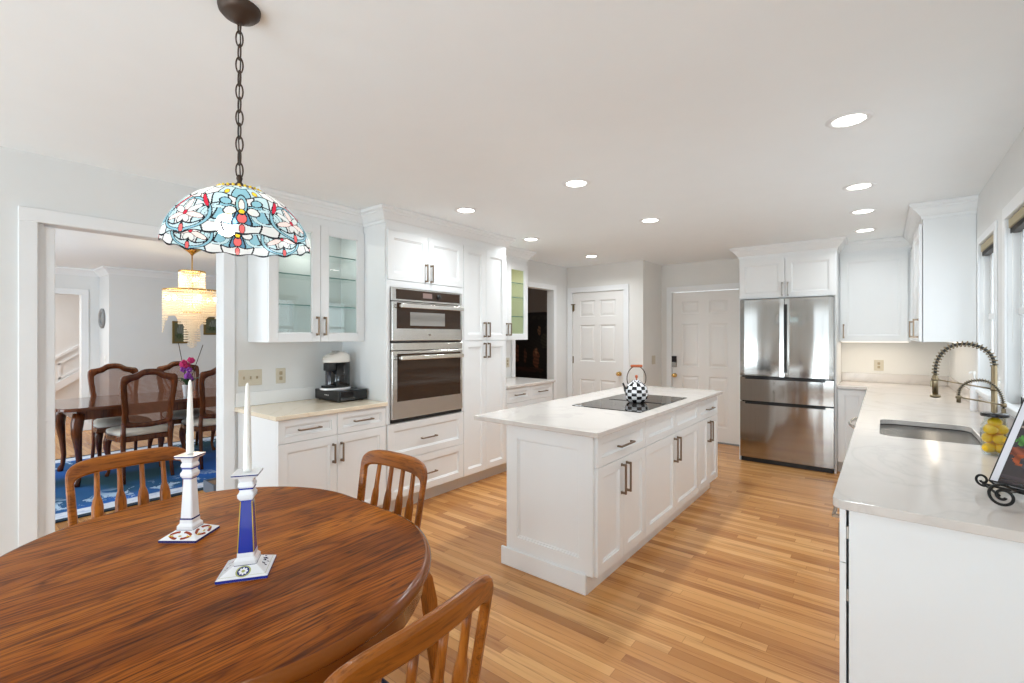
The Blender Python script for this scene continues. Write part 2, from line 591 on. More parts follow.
def sweep(mb, path, prof, mi=0, m0=0, m1=0):
    """profile (out, z) swept along an xy path; out is to the right of travel, corners mitred"""
    n = len(path)
    P = [Vector(p) for p in path]
    rings = []
    for i in range(n):
        def nrm(a, b):
            d = (b - a).normalized()
            return Vector((d.y, -d.x))
        if i == 0: o = nrm(P[0], P[1])
        elif i == n - 1: o = nrm(P[-2], P[-1])
        else:
            a, b = nrm(P[i - 1], P[i]), nrm(P[i], P[i + 1])
            o = (a + b)
            o = o / max(1e-6, o.dot(a))
        k = Vector((0, 0))
        if i == 0 and m0: k = (P[1] - P[0]).normalized() * m0
        if i == n - 1 and m1: k = -(P[-1] - P[-2]).normalized() * m1
        rings.append([(P[i].x + (o.x + k.x) * u, P[i].y + (o.y + k.y) * u, z) for u, z in prof])
    mb.loft(rings, mi)
    return mb


def wall_slab(name, axis, c0, c1, a0, a1, z0, z1, holes, mat):
    """wall of thickness c0..c1 across axis, running a0..a1, with rectangular holes (h0,h1,hz0,hz1)"""
    cuts = sorted({a0, a1, *[h for q in holes for h in q[:2]]})
    mb = MB()
    for p, q in zip(cuts, cuts[1:]):
        segs = [(z0, z1)]
        for h0, h1, b0, b1 in holes:
            if h0 <= p and q <= h1:
                ns = []
                for s0, s1 in segs:
                    if b0 > s0: ns.append((s0, min(b0, s1)))
                    if b1 < s1: ns.append((max(b1, s0), s1))
                segs = ns
        for s0, s1 in segs:
            if axis == 'X': mb.box(c0, c1, p, q, s0, s1)
            else: mb.box(p, q, c0, c1, s0, s1)
    bmesh.ops.remove_doubles(mb.bm, verts=mb.bm.verts[:], dist=1e-5)
    return struct(mb.build(name, mat))


# ================================================================== THE SETTING
CEIL = 2.44
XL, XR = -3.68, 0.53
YB = 6.60
struct(MB().box(-12.5, 0.75, -2.9, 8.2, -0.08, 0.0).build('floor', 'floor'))
struct(MB().box(-12.5, 0.75, -2.9, 8.2, CEIL, CEIL + 0.08).build('ceiling', 'ceiling'))
wall_slab('wall_left', 'X', XL - 0.10, XL, -2.75, 7.9, 0, CEIL, [(0.402, 1.332, 0, 2.06), (4.69, 5.575, 0, 2.08)], 'wall')
wall_slab('wall_right', 'X', XR, XR + 0.15, -2.75, 6.75, 0, CEIL, [(4.03, 4.63, 1.06, 2.07), (2.72, 3.70, 1.06, 2.07)], 'wall')
wall_slab('wall_rear', 'Y', -2.75, -2.60, XL, XR, 0, CEIL, [(-3.58, -2.72, 0.08, 2.12), (-1.32, 0.33, 0.08, 2.12)], 'wall')
wall_slab('wall_back', 'Y', YB, YB + 0.12, -2.62, XR, 0, CEIL, [(-2.35, -1.44, 0, 2.05)], 'wall_far')
wall_slab('wall_closet', 'Y', 5.95, 6.05, XL, -2.50, 0, CEIL, [(-3.585, -2.775, 0, 2.06)], 'wall_far')
struct(MB().box(-2.60, -2.50, 6.05, YB, 0, CEIL).build('wall_passage', 'wall_far'))
# dining room beyond the left doorway
struct(MB().box(-9.5, XL - 0.10, 4.42, 4.52, 0, CEIL).build('wall_dining_end', 'wall'))
wall_slab('wall_dining_side', 'Y', -1.5, -1.4, -9.6, XL - 0.10, 0, CEIL, [(-8.0, -5.2, 0.35, 2.2)], 'wall')
struct(MB().box(-9.5, -8.9, 1.715, 4.42, 0, CEIL).build('wall_dining_back', 'wall'))
wall_slab('wall_dining_recess', 'X', -9.62, -9.5, -1.4, 1.90, 0, CEIL, [(0.55, 1.505, 0, 2.05)], 'wall')
struct(MB().box(-11.5, -11.35, -1.5, 4.5, 0, CEIL).build('wall_stair', 'wall'))
# dark den beyond the far opening
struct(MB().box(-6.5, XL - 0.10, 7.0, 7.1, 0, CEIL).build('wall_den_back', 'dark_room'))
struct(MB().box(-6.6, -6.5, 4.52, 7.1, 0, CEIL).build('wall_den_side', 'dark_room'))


def casing(name, axis, face, out, a0, a1, top, w=0.085, t=0.018, z0=0.0, sill=False, mat='trim'):
    """moulded casing around an opening; face = wall plane, out = +1/-1 side it stands on"""
    mb = MB()

    def bx(p, q, zz0, zz1, tt):
        if axis == 'X': mb.box(face, face + out * tt, p, q, zz0, zz1, 0.003)
        else: mb.box(p, q, face, face + out * tt, zz0, zz1, 0.003)
    bx(a0 - w, a0, z0, top, t); bx(a1, a1 + w, z0, top, t)
    bx(a0 - w, a1 + w, top, top + w, t)
    o = 0.012
    bx(a0 - o, a0 - 0.001, z0, top + o, t * 0.6); bx(a1 + 0.001, a1 + o, z0, top + o, t * 0.6)
    if sill:
        bx(a0 - w, a1 + w, z0 - w, z0, t)
        bx(a0 - w - 0.02, a1 + w + 0.02, z0 - 0.012, z0 + 0.012, t + 0.03)
    return struct(mb.build(name, mat))


casing('trim_1', 'X', XL, 1, 0.402, 1.332, 2.06, w=0.075)
casing('trim_2', 'X', XL, 1, 4.69, 5.575, 2.08, w=0.07)
casing('trim_3', 'Y', 5.95, -1, -3.585, -2.775, 2.06, w=0.075)
casing('trim_4', 'Y', YB, -1, -2.35, -1.44, 2.05, w=0.07)
casing('trim_5', 'X', XL - 0.10, -1, 0.402, 1.332, 2.06)
casing('trim_6', 'X', -9.5, 1, 0.55, 1.505, 2.05)
# sliding pocket door standing a hand's width out of its slot
pd = struct(MB().box(XL - 0.068, XL - 0.032, 0.36, 0.478, 0.01, 2.045, 0.003).build('door_3', 'trim'))
MB().box(XL - 0.028, XL - 0.020, 0.4022, 0.43, 0.0, 2.06).box(XL - 0.080, XL - 0.072, 0.4022, 0.43, 0, 2.06).build('jamb_stop', 'trim', pd)

# baseboards
BBP = [(0, 0), (0.014, 0), (0.014, 0.09), (0.008, 0.105), (0, 0.11)]
for nm, path in (('baseboard_left', [(XL, 1.408), (XL, 1.426)]), ('baseboard_near', [(XL, -2.6), (XL, 0.316)]),
                 ('baseboard_far', [(XL, 5.63), (XL, 5.95), (-3.662, 5.95)]), ('baseboard_passage', [(-2.698, 5.95), (-2.50, 5.95), (-2.50, 6.60), (-2.425, 6.60)]),
                 ('baseboard_dining', [(-9.5, 1.592), (-9.5, 1.715), (-8.9, 1.715), (-8.9, 4.42)])):
    struct(sweep(MB(), path, BBP).build(nm, 'trim'))
CRP = [(0, CEIL - 0.10), (0.012, CEIL - 0.10), (0.02, CEIL - 0.085), (0.06, CEIL - 0.03), (0.085, CEIL - 0.02), (0.085, CEIL), (0, CEIL)]
struct(sweep(MB(), [(-9.5, -1.4), (-9.5, 1.715), (-8.9, 1.715), (-8.9, 4.42)], CRP).build('trim_7', 'trim'))

# stair wall wainscot seen through the dining room's own doorway
mb = MB()
def yz_bar(mb, X, t, y0, z0, y1, z1, w):
    mb.loft([[(X, y0, z0 - w / 2), (X + t, y0, z0 - w / 2), (X + t, y0, z0 + w / 2), (X, y0, z0 + w / 2)],
             [(X, y1, z1 - w / 2), (X + t, y1, z1 - w / 2), (X + t, y1, z1 + w / 2), (X, y1, z1 + w / 2)]])
yz_bar(mb, -11.35, 0.03, 0.6, 0.45, 2.3, 1.62, 0.05)
yz_bar(mb, -11.35, 0.02, 1.50, 0.93, 2.3, 1.48, 0.03)
yz_bar(mb, -11.35, 0.02, 1.50, 0.68, 2.3, 1.20, 0.03)
mb.box(-11.35, -11.33, 1.5, 1.53, 0.66, 0.95)
yz_bar(mb, -11.35, 0.05, 0.6, -0.05, 2.3, 1.10, 0.14)
struct(mb.build('trim_8', 'trim'))


# ------------------------------------------------------------------ panelled interior doors
def six_panel(W, H, panels):
    """door slab in local x 0..W, front face y = 0 looking to -y; panels (x0,x1,z0,z1) sunk and raised"""
    mb = MB()
    xs = sorted({0, W, *[p[0] for p in panels], *[p[1] for p in panels]})
    zs = sorted({0, H, *[p[2] for p in panels], *[p[3] for p in panels]})
    for a, b in zip(xs, xs[1:]):
        for c, d in zip(zs, zs[1:]):
            if not any(p[0] <= a and b <= p[1] and p[2] <= c and d <= p[3] for p in panels):
                mb.add([(a, 0, c), (b, 0, c), (b, 0, d), (a, 0, d)], [(0, 1, 2, 3)])
    for x0, x1, z0, z1 in panels:
        mb.rects([(x0, x1, z0, z1, 0), (x0 + 0.008, x1 - 0.008, z0 + 0.008, z1 - 0.008, 0.012),
                  (x0 + 0.02, x1 - 0.02, z0 + 0.02, z1 - 0.02, 0.012), (x0 + 0.045, x1 - 0.045, z0 + 0.045, z1 - 0.045, 0.003)])
    t = 0.035
    mb.add([(0, 0, 0), (W, 0, 0), (W, 0, H), (0, 0, H), (0, t, 0), (W, t, 0), (W, t, H), (0, t, H)],
           [(0, 4, 5, 1), (3, 2, 6, 7), (0, 3, 7, 4), (1, 5, 6, 2), (5, 4, 7, 6)])
    bmesh.ops.remove_doubles(mb.bm, verts=mb.bm.verts[:], dist=1e-5)
    return mb


def knob(parent, x, z, y=0.0, name='door_knob', mat='brass'):
    mb = MB()
    mb.lathe([(0.0, 0), (0.03, 0), (0.03, 0.006), (0.012, 0.01), (0.011, 0.03), (0.02, 0.036), (0.028, 0.048), (0.027, 0.06), (0.015, 0.068), (0.0, 0.069)], 20, cap=False)
    mb.bm.transform(Matrix.Translation((x, y, z)) @ Matrix.Rotation(PI / 2, 4, 'X'))
    return mb.build(name, mat, parent)


def door(name, x0, y, W, H, panels):
    e = thing(name, 'x', 'door', (x0, y, 0.008))
    for k in ('label', 'category'): del e[k]
    struct(e)
    six_panel(W, H, panels).build('door_panel', 'door', e)
    return e


W1 = 0.80
d1 = door('door_1', -3.58, 5.957, W1, 2.045, [(0.12, 0.36, 1.70, 1.93), (0.44, 0.68, 1.70, 1.93), (0.12, 0.36, 1.06, 1.58), (0.44, 0.68, 1.06, 1.58),
                                            (0.12, 0.36, 0.25, 0.80), (0.44, 0.68, 0.25, 0.80)])
knob(d1, W1 - 0.06, 0.905)
for z in (0.25, 1.075, 1.83):
    MB().box(-0.006, 0.012, -0.006, 0.0, z - 0.05, z + 0.05, 0.001).build('door_hinge', 'hinge', d1)
mb = MB()
mb.box(-0.02, 0.055, -0.03, -0.024, 1.875, 1.887, 0.001).box(0.008, 0.024, -0.03, 0.0, 1.79, 1.887, 0.001)
mb.build('flip_latch', 'hinge', d1)
W2 = 0.90
d2 = door('door_2', -2.345, YB + 0.012, W2, 2.03, [(0.13, 0.36, 1.735, 1.90), (0.50, 0.73, 1.735, 1.90), (0.13, 0.36, 1.00, 1.59), (0.50, 0.73, 1.00, 1.59),
                                                   (0.13, 0.36, 0.20, 0.87), (0.50, 0.73, 0.20, 0.87)])
knob(d2, 0.035, 0.87)
kp = MB().box(-0.015, 0.062, -0.022, -0.001, 1.055, 1.14, 0.004).build('keypad', 'keypad', d2)
MB().box(-0.015, 0.062, -0.024, -0.001, 0.985, 1.054, 0.004).build('keypad_bolt', 'nickel', kp)
MB().box(0.0, W2, -0.02, 0.03, -0.008, 0.01).build('threshold', 'gapdark', d2)


# ------------------------------------------------------------------ windows on the right and rear walls
def window_unit(name, y0, y1, z0, z1):
    f = MB()
    fx0, fx1 = XR + 0.05, XR + 0.10
    w = 0.045
    f.box(fx0, fx1, y0, y0 + w, z0, z1, 0.003).box(fx0, fx1, y1 - w, y1, z0, z1, 0.003)
    f.box(fx0, fx1, y0, y1, z0, z0 + w, 0.003).box(fx0, fx1, y0, y1, z1 - w, z1, 0.003)
    zm = (z0 + z1) / 2
    f.box(fx0 - 0.01, fx1, y0, y1, zm - 0.02, zm + 0.02, 0.003)
    o = struct(f.build(name, 'trim'))
    MB().box(XR + 0.072, XR + 0.076, y0 + w, y1 - w, z0 + w, z1 - w).build('window_pane', 'winpane', o)
    return o


window_unit('window_1', 4.03, 4.63, 1.06, 2.07)
window_unit('window_2', 2.72, 3.70, 1.06, 2.07)
casing('trim_9', 'X', XR, -1, 4.03, 4.63, 2.07, w=0.05, t=0.012, z0=1.06, sill=True)
casing('trim_10', 'X', XR, -1, 2.72, 3.70, 2.07, w=0.07, t=0.012, z0=1.06, sill=True)


def patio(name, x0, x1, z0, z1, nx):
    f = MB()
    w = 0.06
    f.box(x0, x1, -2.70, -2.64, z0, z0 + w, 0.003).box(x0, x1, -2.70, -2.64, z1 - w, z1, 0.003)
    for k in range(nx + 1):
        xx = x0 + (x1 - x0 - w) * k / nx
        f.box(xx, xx + w, -2.70, -2.64, z0, z1, 0.003)
    return struct(f.build(name, 'trim'))


patio('window_3', -3.58, -2.72, 0.08, 2.12, 1)
patio('window_4', -1.32, 0.33, 0.08, 2.12, 2)


def blind(y0, y1, lab):
    b = thing('window_blind', lab, 'blind', (XR + 0.045, y0, 2.018), 0, 'rolled-up blinds above the sink windows')
    L = y1 - y0
    MB().box(-0.042, 0.0, 0, L, 0.0, 0.05, 0.004).build('valance', 'blind', b)
    m = MB().box(-0.035, -0.001, 0.01, L - 0.01, -0.030, -0.001, 0.006)
    for k in range(4): m.box(-0.038, 0.0, 0.012, L - 0.012, -0.029 + k * 0.007, -0.025 + k * 0.007, 0.001)
    m.build('rolled_slats', 'blind_dark', b)
    m = MB()
    m.tube([(-0.03, L - 0.03, -0.02), (-0.03, L - 0.028, -0.3), (-0.03, L - 0.03, -0.62)], 0.0018, 6)
    m.build('pull_cord', 'white_plastic', b)


blind(4.033, 4.627, 'short beige woven blind over the farther window, next to the corner cabinet')
blind(2.724, 3.697, 'beige woven blind over the nearer window at the right photo edge')


# ------------------------------------------------------------------ recessed ceiling lights
cans = [(-0.128, 2.69, 'largest recessed ceiling light, nearest, above the right counter'),
        (-0.132, 3.93, 'second recessed ceiling light from the camera above the right counter'),
        (-0.133, 4.73, 'third recessed ceiling light in the row above the right counter'),
        (-0.142, 5.59, 'recessed ceiling light farthest back in the right row, before the corner cabinets'),
        (-1.593, 2.69, 'recessed ceiling light above the near end of the island'),
        (-1.596, 3.95, 'recessed ceiling light above the far end of the island'),
        (-2.625, 2.716, 'recessed ceiling light in front of the wall oven cabinet'),
        (-2.88, 3.95, 'recessed ceiling light in front of the far glass cabinet'),
        (-2.90, 5.27, 'small looking recessed ceiling light nearest the panelled closet door')]
for x, y, lab in cans:
    # power set per lamp to balance brightness across counter, island and cabinet rows
    can_p = 3.8 if x > -1 else (13.5 if x > -2 else (7.0 if y < 3 else 10.0))
    c = thing('recessed_light', lab, 'ceiling light', (x, y, CEIL), 0, 'recessed lights in the kitchen ceiling')
    MB().lathe([(0.064, -0.0015), (0.067, -0.007), (0.086, -0.006), (0.094, -0.001)], 40, cap=False).build('trim_ring', 'trim', c)
    MB().lathe([(0.0, -0.004), (0.064, -0.0035)], 40, cap=False).build('lens', 'lens', c)
    area_light('can_beam', (x, y, CEIL - 0.012), 0.12, can_p, (0.90, 0.965, 1.0), spread=math.radians(150))


# ================================================================== CABINETRY
def shaker(x0, x1, z0, z1, y=-0.02, rail=0.058, t=0.02):
    """five-piece cabinet front: square frame, moulded step, sunk flat panel; face at y looking to -y"""
    mb = MB()
    b = 0.0015
    rail = min(rail, (z1 - z0) * 0.27, (x1 - x0) * 0.27)
    mb.rects([(x0, x1, z0, z1, y + t), (x0, x1, z0, z1, y + b), (x0 + b, x1 - b, z0 + b, z1 - b, y),
              (x0 + rail, x1 - rail, z0 + rail, z1 - rail, y),
              (x0 + rail + 0.002, x1 - rail - 0.002, z0 + rail + 0.002, z1 - rail - 0.002, y + 0.007),
              (x0 + rail + 0.009, x1 - rail - 0.009, z0 + rail + 0.009, z1 - rail - 0.009, y + 0.0075),
              (x0 + rail + 0.013, x1 - rail - 0.013, z0 + rail + 0.013, z1 - rail - 0.013, y + 0.0125)])
    mb.add([(x0, y + t, z0), (x1, y + t, z0), (x1, y + t, z1), (x0, y + t, z1)], [(3, 2, 1, 0)])
    bmesh.ops.remove_doubles(mb.bm, verts=mb.bm.verts[:], dist=1e-6)
    return mb


def glass_front(x0, x1, z0, z1, y=-0.02, rail=0.062, t=0.02):
    mb = MB()
    for q in ((x0, x0 + rail, z0, z1), (x1 - rail, x1, z0, z1), (x0 + rail, x1 - rail, z0, z0 + rail), (x0 + rail, x1 - rail, z1 - rail, z1)):
        mb.box(q[0], q[1], y, y + t, q[2], q[3], 0.0012)
    for q in ((x0 + rail, x0 + rail + 0.008, z0 + rail, z1 - rail), (x1 - rail - 0.008, x1 - rail, z0 + rail, z1 - rail),
              (x0 + rail, x1 - rail, z0 + rail, z0 + rail + 0.008), (x0 + rail, x1 - rail, z1 - rail - 0.008, z1 - rail)):
        mb.box(q[0], q[1], y + 0.006, y + t - 0.002, q[2], q[3])
    return mb


def pull_v(parent, x, zc, L=0.135, y=-0.02, mat='bronze'):
    mb = MB()
    mb.box(x - 0.0055, x + 0.0055, y - 0.034, y - 0.024, zc - L / 2, zc + L / 2, 0.0012)
    for s in (-1, 1):
        zz = zc + s * (L / 2 - 0.007)
        mb.box(x - 0.0055, x + 0.0055, y - 0.026, y - 0.001, zz - 0.0065, zz + 0.0065, 0.001)
        mb.box(x - 0.008, x + 0.008, y - 0.004, y, zz - 0.009, zz + 0.009, 0.001)
    return mb.build('handle', mat, parent)


def pull_h(parent, xc, z, L=0.15, y=-0.02, mat='bronze'):
    mb = MB()
    mb.box(xc - L / 2, xc + L / 2, y - 0.034, y - 0.024, z - 0.005, z + 0.005, 0.0012)
    for s in (-1, 1):
        xx = xc + s * (L / 2 - 0.007)
        mb.box(xx - 0.0065, xx + 0.0065, y - 0.026, y - 0.001, z - 0.005, z + 0.005, 0.001)
    return mb.build('handle', mat, parent)


CROWN = [(0, 2.325), (0.010, 2.325), (0.012, 2.345), (0.022, 2.352), (0.030, 2.366), (0.052, 2.392), (0.062, 2.398), (0.064, 2.408), (0.080, 2.418), (0.086, 2.432), (0.086, 2.4385), (0, 2.4385)]


def wcrown(parent, path, m0=0, m1=0):
    """crown given in world coordinates, hung on a cabinet; m0 / m1 = 1 mitres an end into an inside corner"""
    mb = sweep(MB(), path, CROWN, 0, m0, m1)
    inv = Matrix.Rotation(-parent.rotation_euler.z, 4, 'Z') @ Matrix.Translation(-Vector(parent.location))
    mb.bm.transform(inv)
    return mb.build('crown_molding', 'cab', parent)


RZ = PI / 2     # local x runs along world +Y, local -y looks to world +X
XF = -3.08      # plane of the tall and base cabinet boxes on the left wall
G = 0.002


def base_unit(e, W, D, doors, drawers, toe=0.115, top=0.884, toe_in=0.06, zsplit=0.725, sides=None):
    """carcass, toe kick, drawer fronts and doors; doors/drawers = list of x breaks"""
    MB().box(0, W, 0.0, D, toe, top, 0.001).build('carcass', 'cab', e)
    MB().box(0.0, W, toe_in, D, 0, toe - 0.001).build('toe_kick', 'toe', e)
    for a, b in drawers:
        d = shaker(a + G, b - G, zsplit + G, top - 0.004, rail=0.05).build('drawer', 'cab', e)
        pull_h(d, (a + b) / 2, (zsplit + top) / 2, min(0.16, (b - a) * 0.45))
    for k, (a, b, side) in enumerate(doors):
        d = shaker(a + G, b - G, toe + 0.003, zsplit - G).build('cabinet_door', 'cab', e)
        x = b - 0.032 if side > 0 else a + 0.032
        pull_v(d, x, zsplit - 0.125)


# --- buffet run by the doorway
e = thing('base_cabinet', 'white base cabinet under the cream counter, beside the dining room doorway', 'cabinet', (XF, 1.43, 0), RZ)
base_unit(e, 0.838, 0.595, [(0, 0.419, 1), (0.419, 0.838, -1)], [(0, 0.419), (0.419, 0.838)])
tag(MB().box(XL + 0.001, XF + 0.045, 1.405, 2.268, 0.885, 0.914, 0.003).build('countertop', 'quartz_warm'),
    'cream stone countertop holding the coffee maker', 'countertop')
tag(MB().box(XL + 0.0005, XL + 0.016, 1.41, 2.262, 0.9145, 1.015, 0.002).build('backsplash', 'cab'),
    'low white upstand at the wall behind the coffee maker', 'backsplash')


def hutch(label, y0, W):
    """wall cabinet with two framed glass doors and glass shelves"""
    D = 0.31
    e = thing('glass_cabinet', label, 'cabinet', (-3.365, y0, 0), RZ, 'white glass-door wall cabinets')
    z0, z1 = 1.385, 2.325
    mb = MB()
    mb.box(0, 0.018, 0, D, z0, z1, 0.001).box(W - 0.018, W, 0, D, z0, z1, 0.001)
    mb.box(0.018, W - 0.018, 0, D, z0, z0 + 0.018).box(0.018, W - 0.018, 0, D, 2.262, z1)
    mb.box(0.018, W - 0.018, D - 0.01, D, z0 + 0.018, 2.262)
    mb.box(W / 2 - 0.012, W / 2 + 0.012, 0, 0.018, z0 + 0.018, 2.262)
    mb.build('carcass', 'cab', e)
    for z in (1.655, 1.88, 2.05):
        sf = MB().box(0.02, W - 0.02, 0.034, D - 0.012, z, z + 0.008).build('glass_shelf', 'pane', e)
        MB().box(0.02, W - 0.02, 0.030, 0.0335, z, z + 0.008).build('shelf_edge', 'shelf_glass', sf)
    for a, b, s in ((0, W / 2, 1), (W / 2, W, -1)):
        d = glass_front(a + G, b - G, z0 + 0.002, 2.27).build('cabinet_door', 'cab', e)
        MB().box(a + 0.06, b - 0.06, -0.012, -0.008, z0 + 0.06, 2.21).build('glass_pane', 'pane', d)
        pull_v(d, b - 0.03 if s > 0 else a + 0.03, 1.505, 0.14)
    pk = MB().lathe([(0.0, -0.012), (0.03, -0.012), (0.033, -0.002), (0.033, 0.0)], 20, (W / 2, D / 2, 2.2615), cap=False)
    pk.build('cabinet_fill_disc', 'lens', e)  # added glowing disc, goes with the fill lamp below
    area_light('cabinet_fill', (-3.365 - D / 2, y0 + W / 2, 2.247), 0.06, 1.6, (1.0, 0.95, 0.88))  # added lamp that brightens the inside of the cabinet
    return e


h1 = hutch('white wall cabinet with two glass doors, above the coffee maker', 1.50, 0.768)
wcrown(h1, [(-3.675, 1.50), (-3.365, 1.50), (-3.365, 2.269)], 0, 1)

# --- oven tower
e = thing('oven_cabinet', 'tall white cabinet housing the double wall oven', 'cabinet', (XF, 2.27, 0), RZ)
W, D = 0.866, 0.598
mb = MB()
mb.box(0, 0.02, 0, D, 0.115, 2.325, 0.001).box(W - 0.018, W, 0, D, 0.115, 2.325, 0.001)
mb.box(0.02, W - 0.018, 0, D, 0.115, 0.730).box(0.02, W - 0.018, 0, D, 1.835, 2.325)
mb.box(0.02, W - 0.018, D - 0.03, D, 0.730, 1.835)
mb.build('carcass', 'cab', e)
MB().box(0.0, 0.036, -0.0195, -0.0005, 0.734, 1.874, 0.001).box(W - 0.036, W - 0.002, -0.0195, -0.0005, 0.734, 1.874, 0.001).box(0.036, W - 0.036, -0.0195, -0.0005, 1.822, 1.874, 0.001).build('oven_surround', 'cab', e)
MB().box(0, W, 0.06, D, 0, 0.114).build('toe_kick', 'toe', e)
for a, b in ((0.43, 0.73), (0.12, 0.43)):
    d = shaker(0.015, W - G, a + G, b - G).build('drawer', 'cab', e)
    pull_h(d, W / 2, (a + b) / 2 - 0.01, 0.17)
for a, b, s in ((0.015, W / 2, 1), (W / 2, W - G, -1)):
    d = shaker(a + G, b - G, 1.878, 2.272).build('cabinet_door', 'cab', e)
    pull_v(d, b - 0.03 if s > 0 else a + 0.03, 1.962, 0.15)
wcrown(e, [(-3.364, 2.27), (XF, 2.27), (XF, 3.1365)], 1, 0)
MB().box(0, W, -0.012, -0.0005, 2.275, 2.325).build('frieze', 'cab', e)

# --- double wall oven
ov = thing('wall_oven', 'stainless steel double wall oven with microwave above', 'oven', (XF, 2.27, 0), RZ)
x0, x1 = 0.038, W - 0.04
MB().box(x0 + 0.01, x1 - 0.01, 0.0, D - 0.05, 0.735, 1.82).build('oven_body', 'black', ov)
cp = MB().box(x0, x1, -0.035, -0.0005, 1.712, 1.818, 0.002).build('control_panel', 'steel_h', ov)
MB().box(x0 + 0.045, x1 - 0.03, -0.0375, -0.0355, 1.727, 1.806).build('panel_glass', 'oven_glass', cp)
MB().box(0.36, 0.46, -0.039, -0.0378, 1.748, 1.79).build('display', pmat('lit_display', (0.15, 0.11, 0.1), 0.2, emit=(0.5, 0.32, 0.28), estr=0.35), cp)
mb = MB().lathe([(0.0, 0), (0.021, 0), (0.02, 0.018), (0.0, 0.019)], 24, cap=False)
mb.bm.transform(Matrix.Translation((0.53, -0.0378, 1.768)) @ Matrix.Rotation(PI / 2, 4, 'X'))
mb.build('control_knob', 'black_gloss', cp)
md = MB().box(x0, x1, -0.045, -0.0005, 1.392, 1.706, 0.003).build('microwave_door', 'steel_h', ov)
MB().box(x0 + 0.045, x1 - 0.03, -0.0475, -0.0455, 1.49, 1.698).build('door_glass', 'oven_glass', md)
mb = MB().box(0.215, 0.60, -0.0488, -0.0476, 1.515, 1.625)
mb.build('window_screen', pmat('microwave_mesh', (0.30, 0.29, 0.27), 0.25), md)
mb = MB().lathe([(0.0, 0), (0.013, 0), (0.012, 0.002), (0.0, 0.0025)], 24, cap=False)
mb.bm.transform(Matrix.Translation((0.43, -0.0455, 1.442)) @ Matrix.Rotation(PI / 2, 4, 'X'))
mb.build('round_badge', 'nickel', md)


def oven_bar(parent, z, y):
    mb = MB()
    xa, xb = x0 + 0.05, x1 - 0.035
    mb.box(xa, xb, y - 0.055, y - 0.04, z - 0.018, z + 0.018, 0.006, seg=3)
    for q in (xa + 0.02, xb - 0.02): mb.box(q - 0.012, q + 0.012, y - 0.042, y - 0.001, z - 0.011, z + 0.011, 0.002)
    return mb.build('bar_handle', 'handle_steel', parent)


oven_bar(md, 1.672, -0.046)
mb = MB().box(x0 + 0.002, x1 - 0.002, -0.03, -0.0005, 1.376, 1.390)
mb.build('vent_gap', 'black', ov)
MB().box(x0, x1, -0.042, -0.0005, 1.315, 1.374, 0.003).build('oven_trim', 'steel_h', ov)
od = MB().box(x0, x1, -0.045, -0.0005, 0.765, 1.309, 0.003).build('oven_door', 'steel_h', ov)
MB().box(x0 + 0.05, x1 - 0.03, -0.0475, -0.0455, 0.905, 1.288).build('door_glass', 'oven_glass', od)
oven_bar(od, 1.255, -0.046)
MB().box(x0, x1, -0.03, -0.0005, 0.737, 0.762).build('lower_vent', 'black', ov)

# --- pantry
e = thing('pantry_cabinet', 'tall white four-door pantry cabinet beside the wall oven', 'cabinet', (XF, 3.1375, 0), RZ)
W = 0.622
MB().box(0, W, 0, 0.598, 0.115, 2.325, 0.001).build('carcass', 'cab', e)
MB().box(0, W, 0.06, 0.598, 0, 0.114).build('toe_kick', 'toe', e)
for z0, z1, zh in ((0.12, 1.383, 1.29), (1.388, 2.272, 1.492)):
    for a, b, s in ((0, W / 2, 1), (W / 2, W, -1)):
        d = shaker(a + G, b - G, z0, z1).build('cabinet_door', 'cab', e)
        pull_v(d, b - 0.03 if s > 0 else a + 0.03, zh, 0.145)
MB().box(0, W, -0.012, -0.0005, 2.275, 2.325).build('frieze', 'cab', e)
wcrown(e, [(XF, 3.1375), (XF, 3.7595), (-3.364, 3.7595)], 0, 1)

# --- far buffet run with its own glass wall cabinet
e = thing('base_cabinet', 'white base cabinet beyond the pantry, by the dark opening', 'cabinet', (XF, 3.762, 0), RZ)
base_unit(e, 0.866, 0.597, [(0, 0.433, 1), (0.433, 0.866, -1)], [(0, 0.433), (0.433, 0.866)])
tag(MB().box(XL + 0.001, XF + 0.045, 3.762, 4.655, 0.885, 0.914, 0.003).build('countertop', 'quartz'),
    'short white stone countertop beyond the pantry, under the far glass cabinet', 'countertop')
h2 = hutch('white wall cabinet with glass doors and pale green inside, beyond the pantry', 3.762, 0.762)
wcrown(h2, [(-3.365, 3.761), (-3.365, 4.524), (-3.675, 4.524)], 1, 0)
MB().box(0.019, 0.743, 0.292, 0.2985, 1.405, 2.26).box(0.7385, 0.7435, 0.022, 0.2915, 1.405, 2.26).box(0.0185, 0.0195, 0.022, 0.2915, 1.405, 2.26).build('green_lining', pmat('pale_green_lining', (0.72, 0.70, 0.47), 0.6), h2)

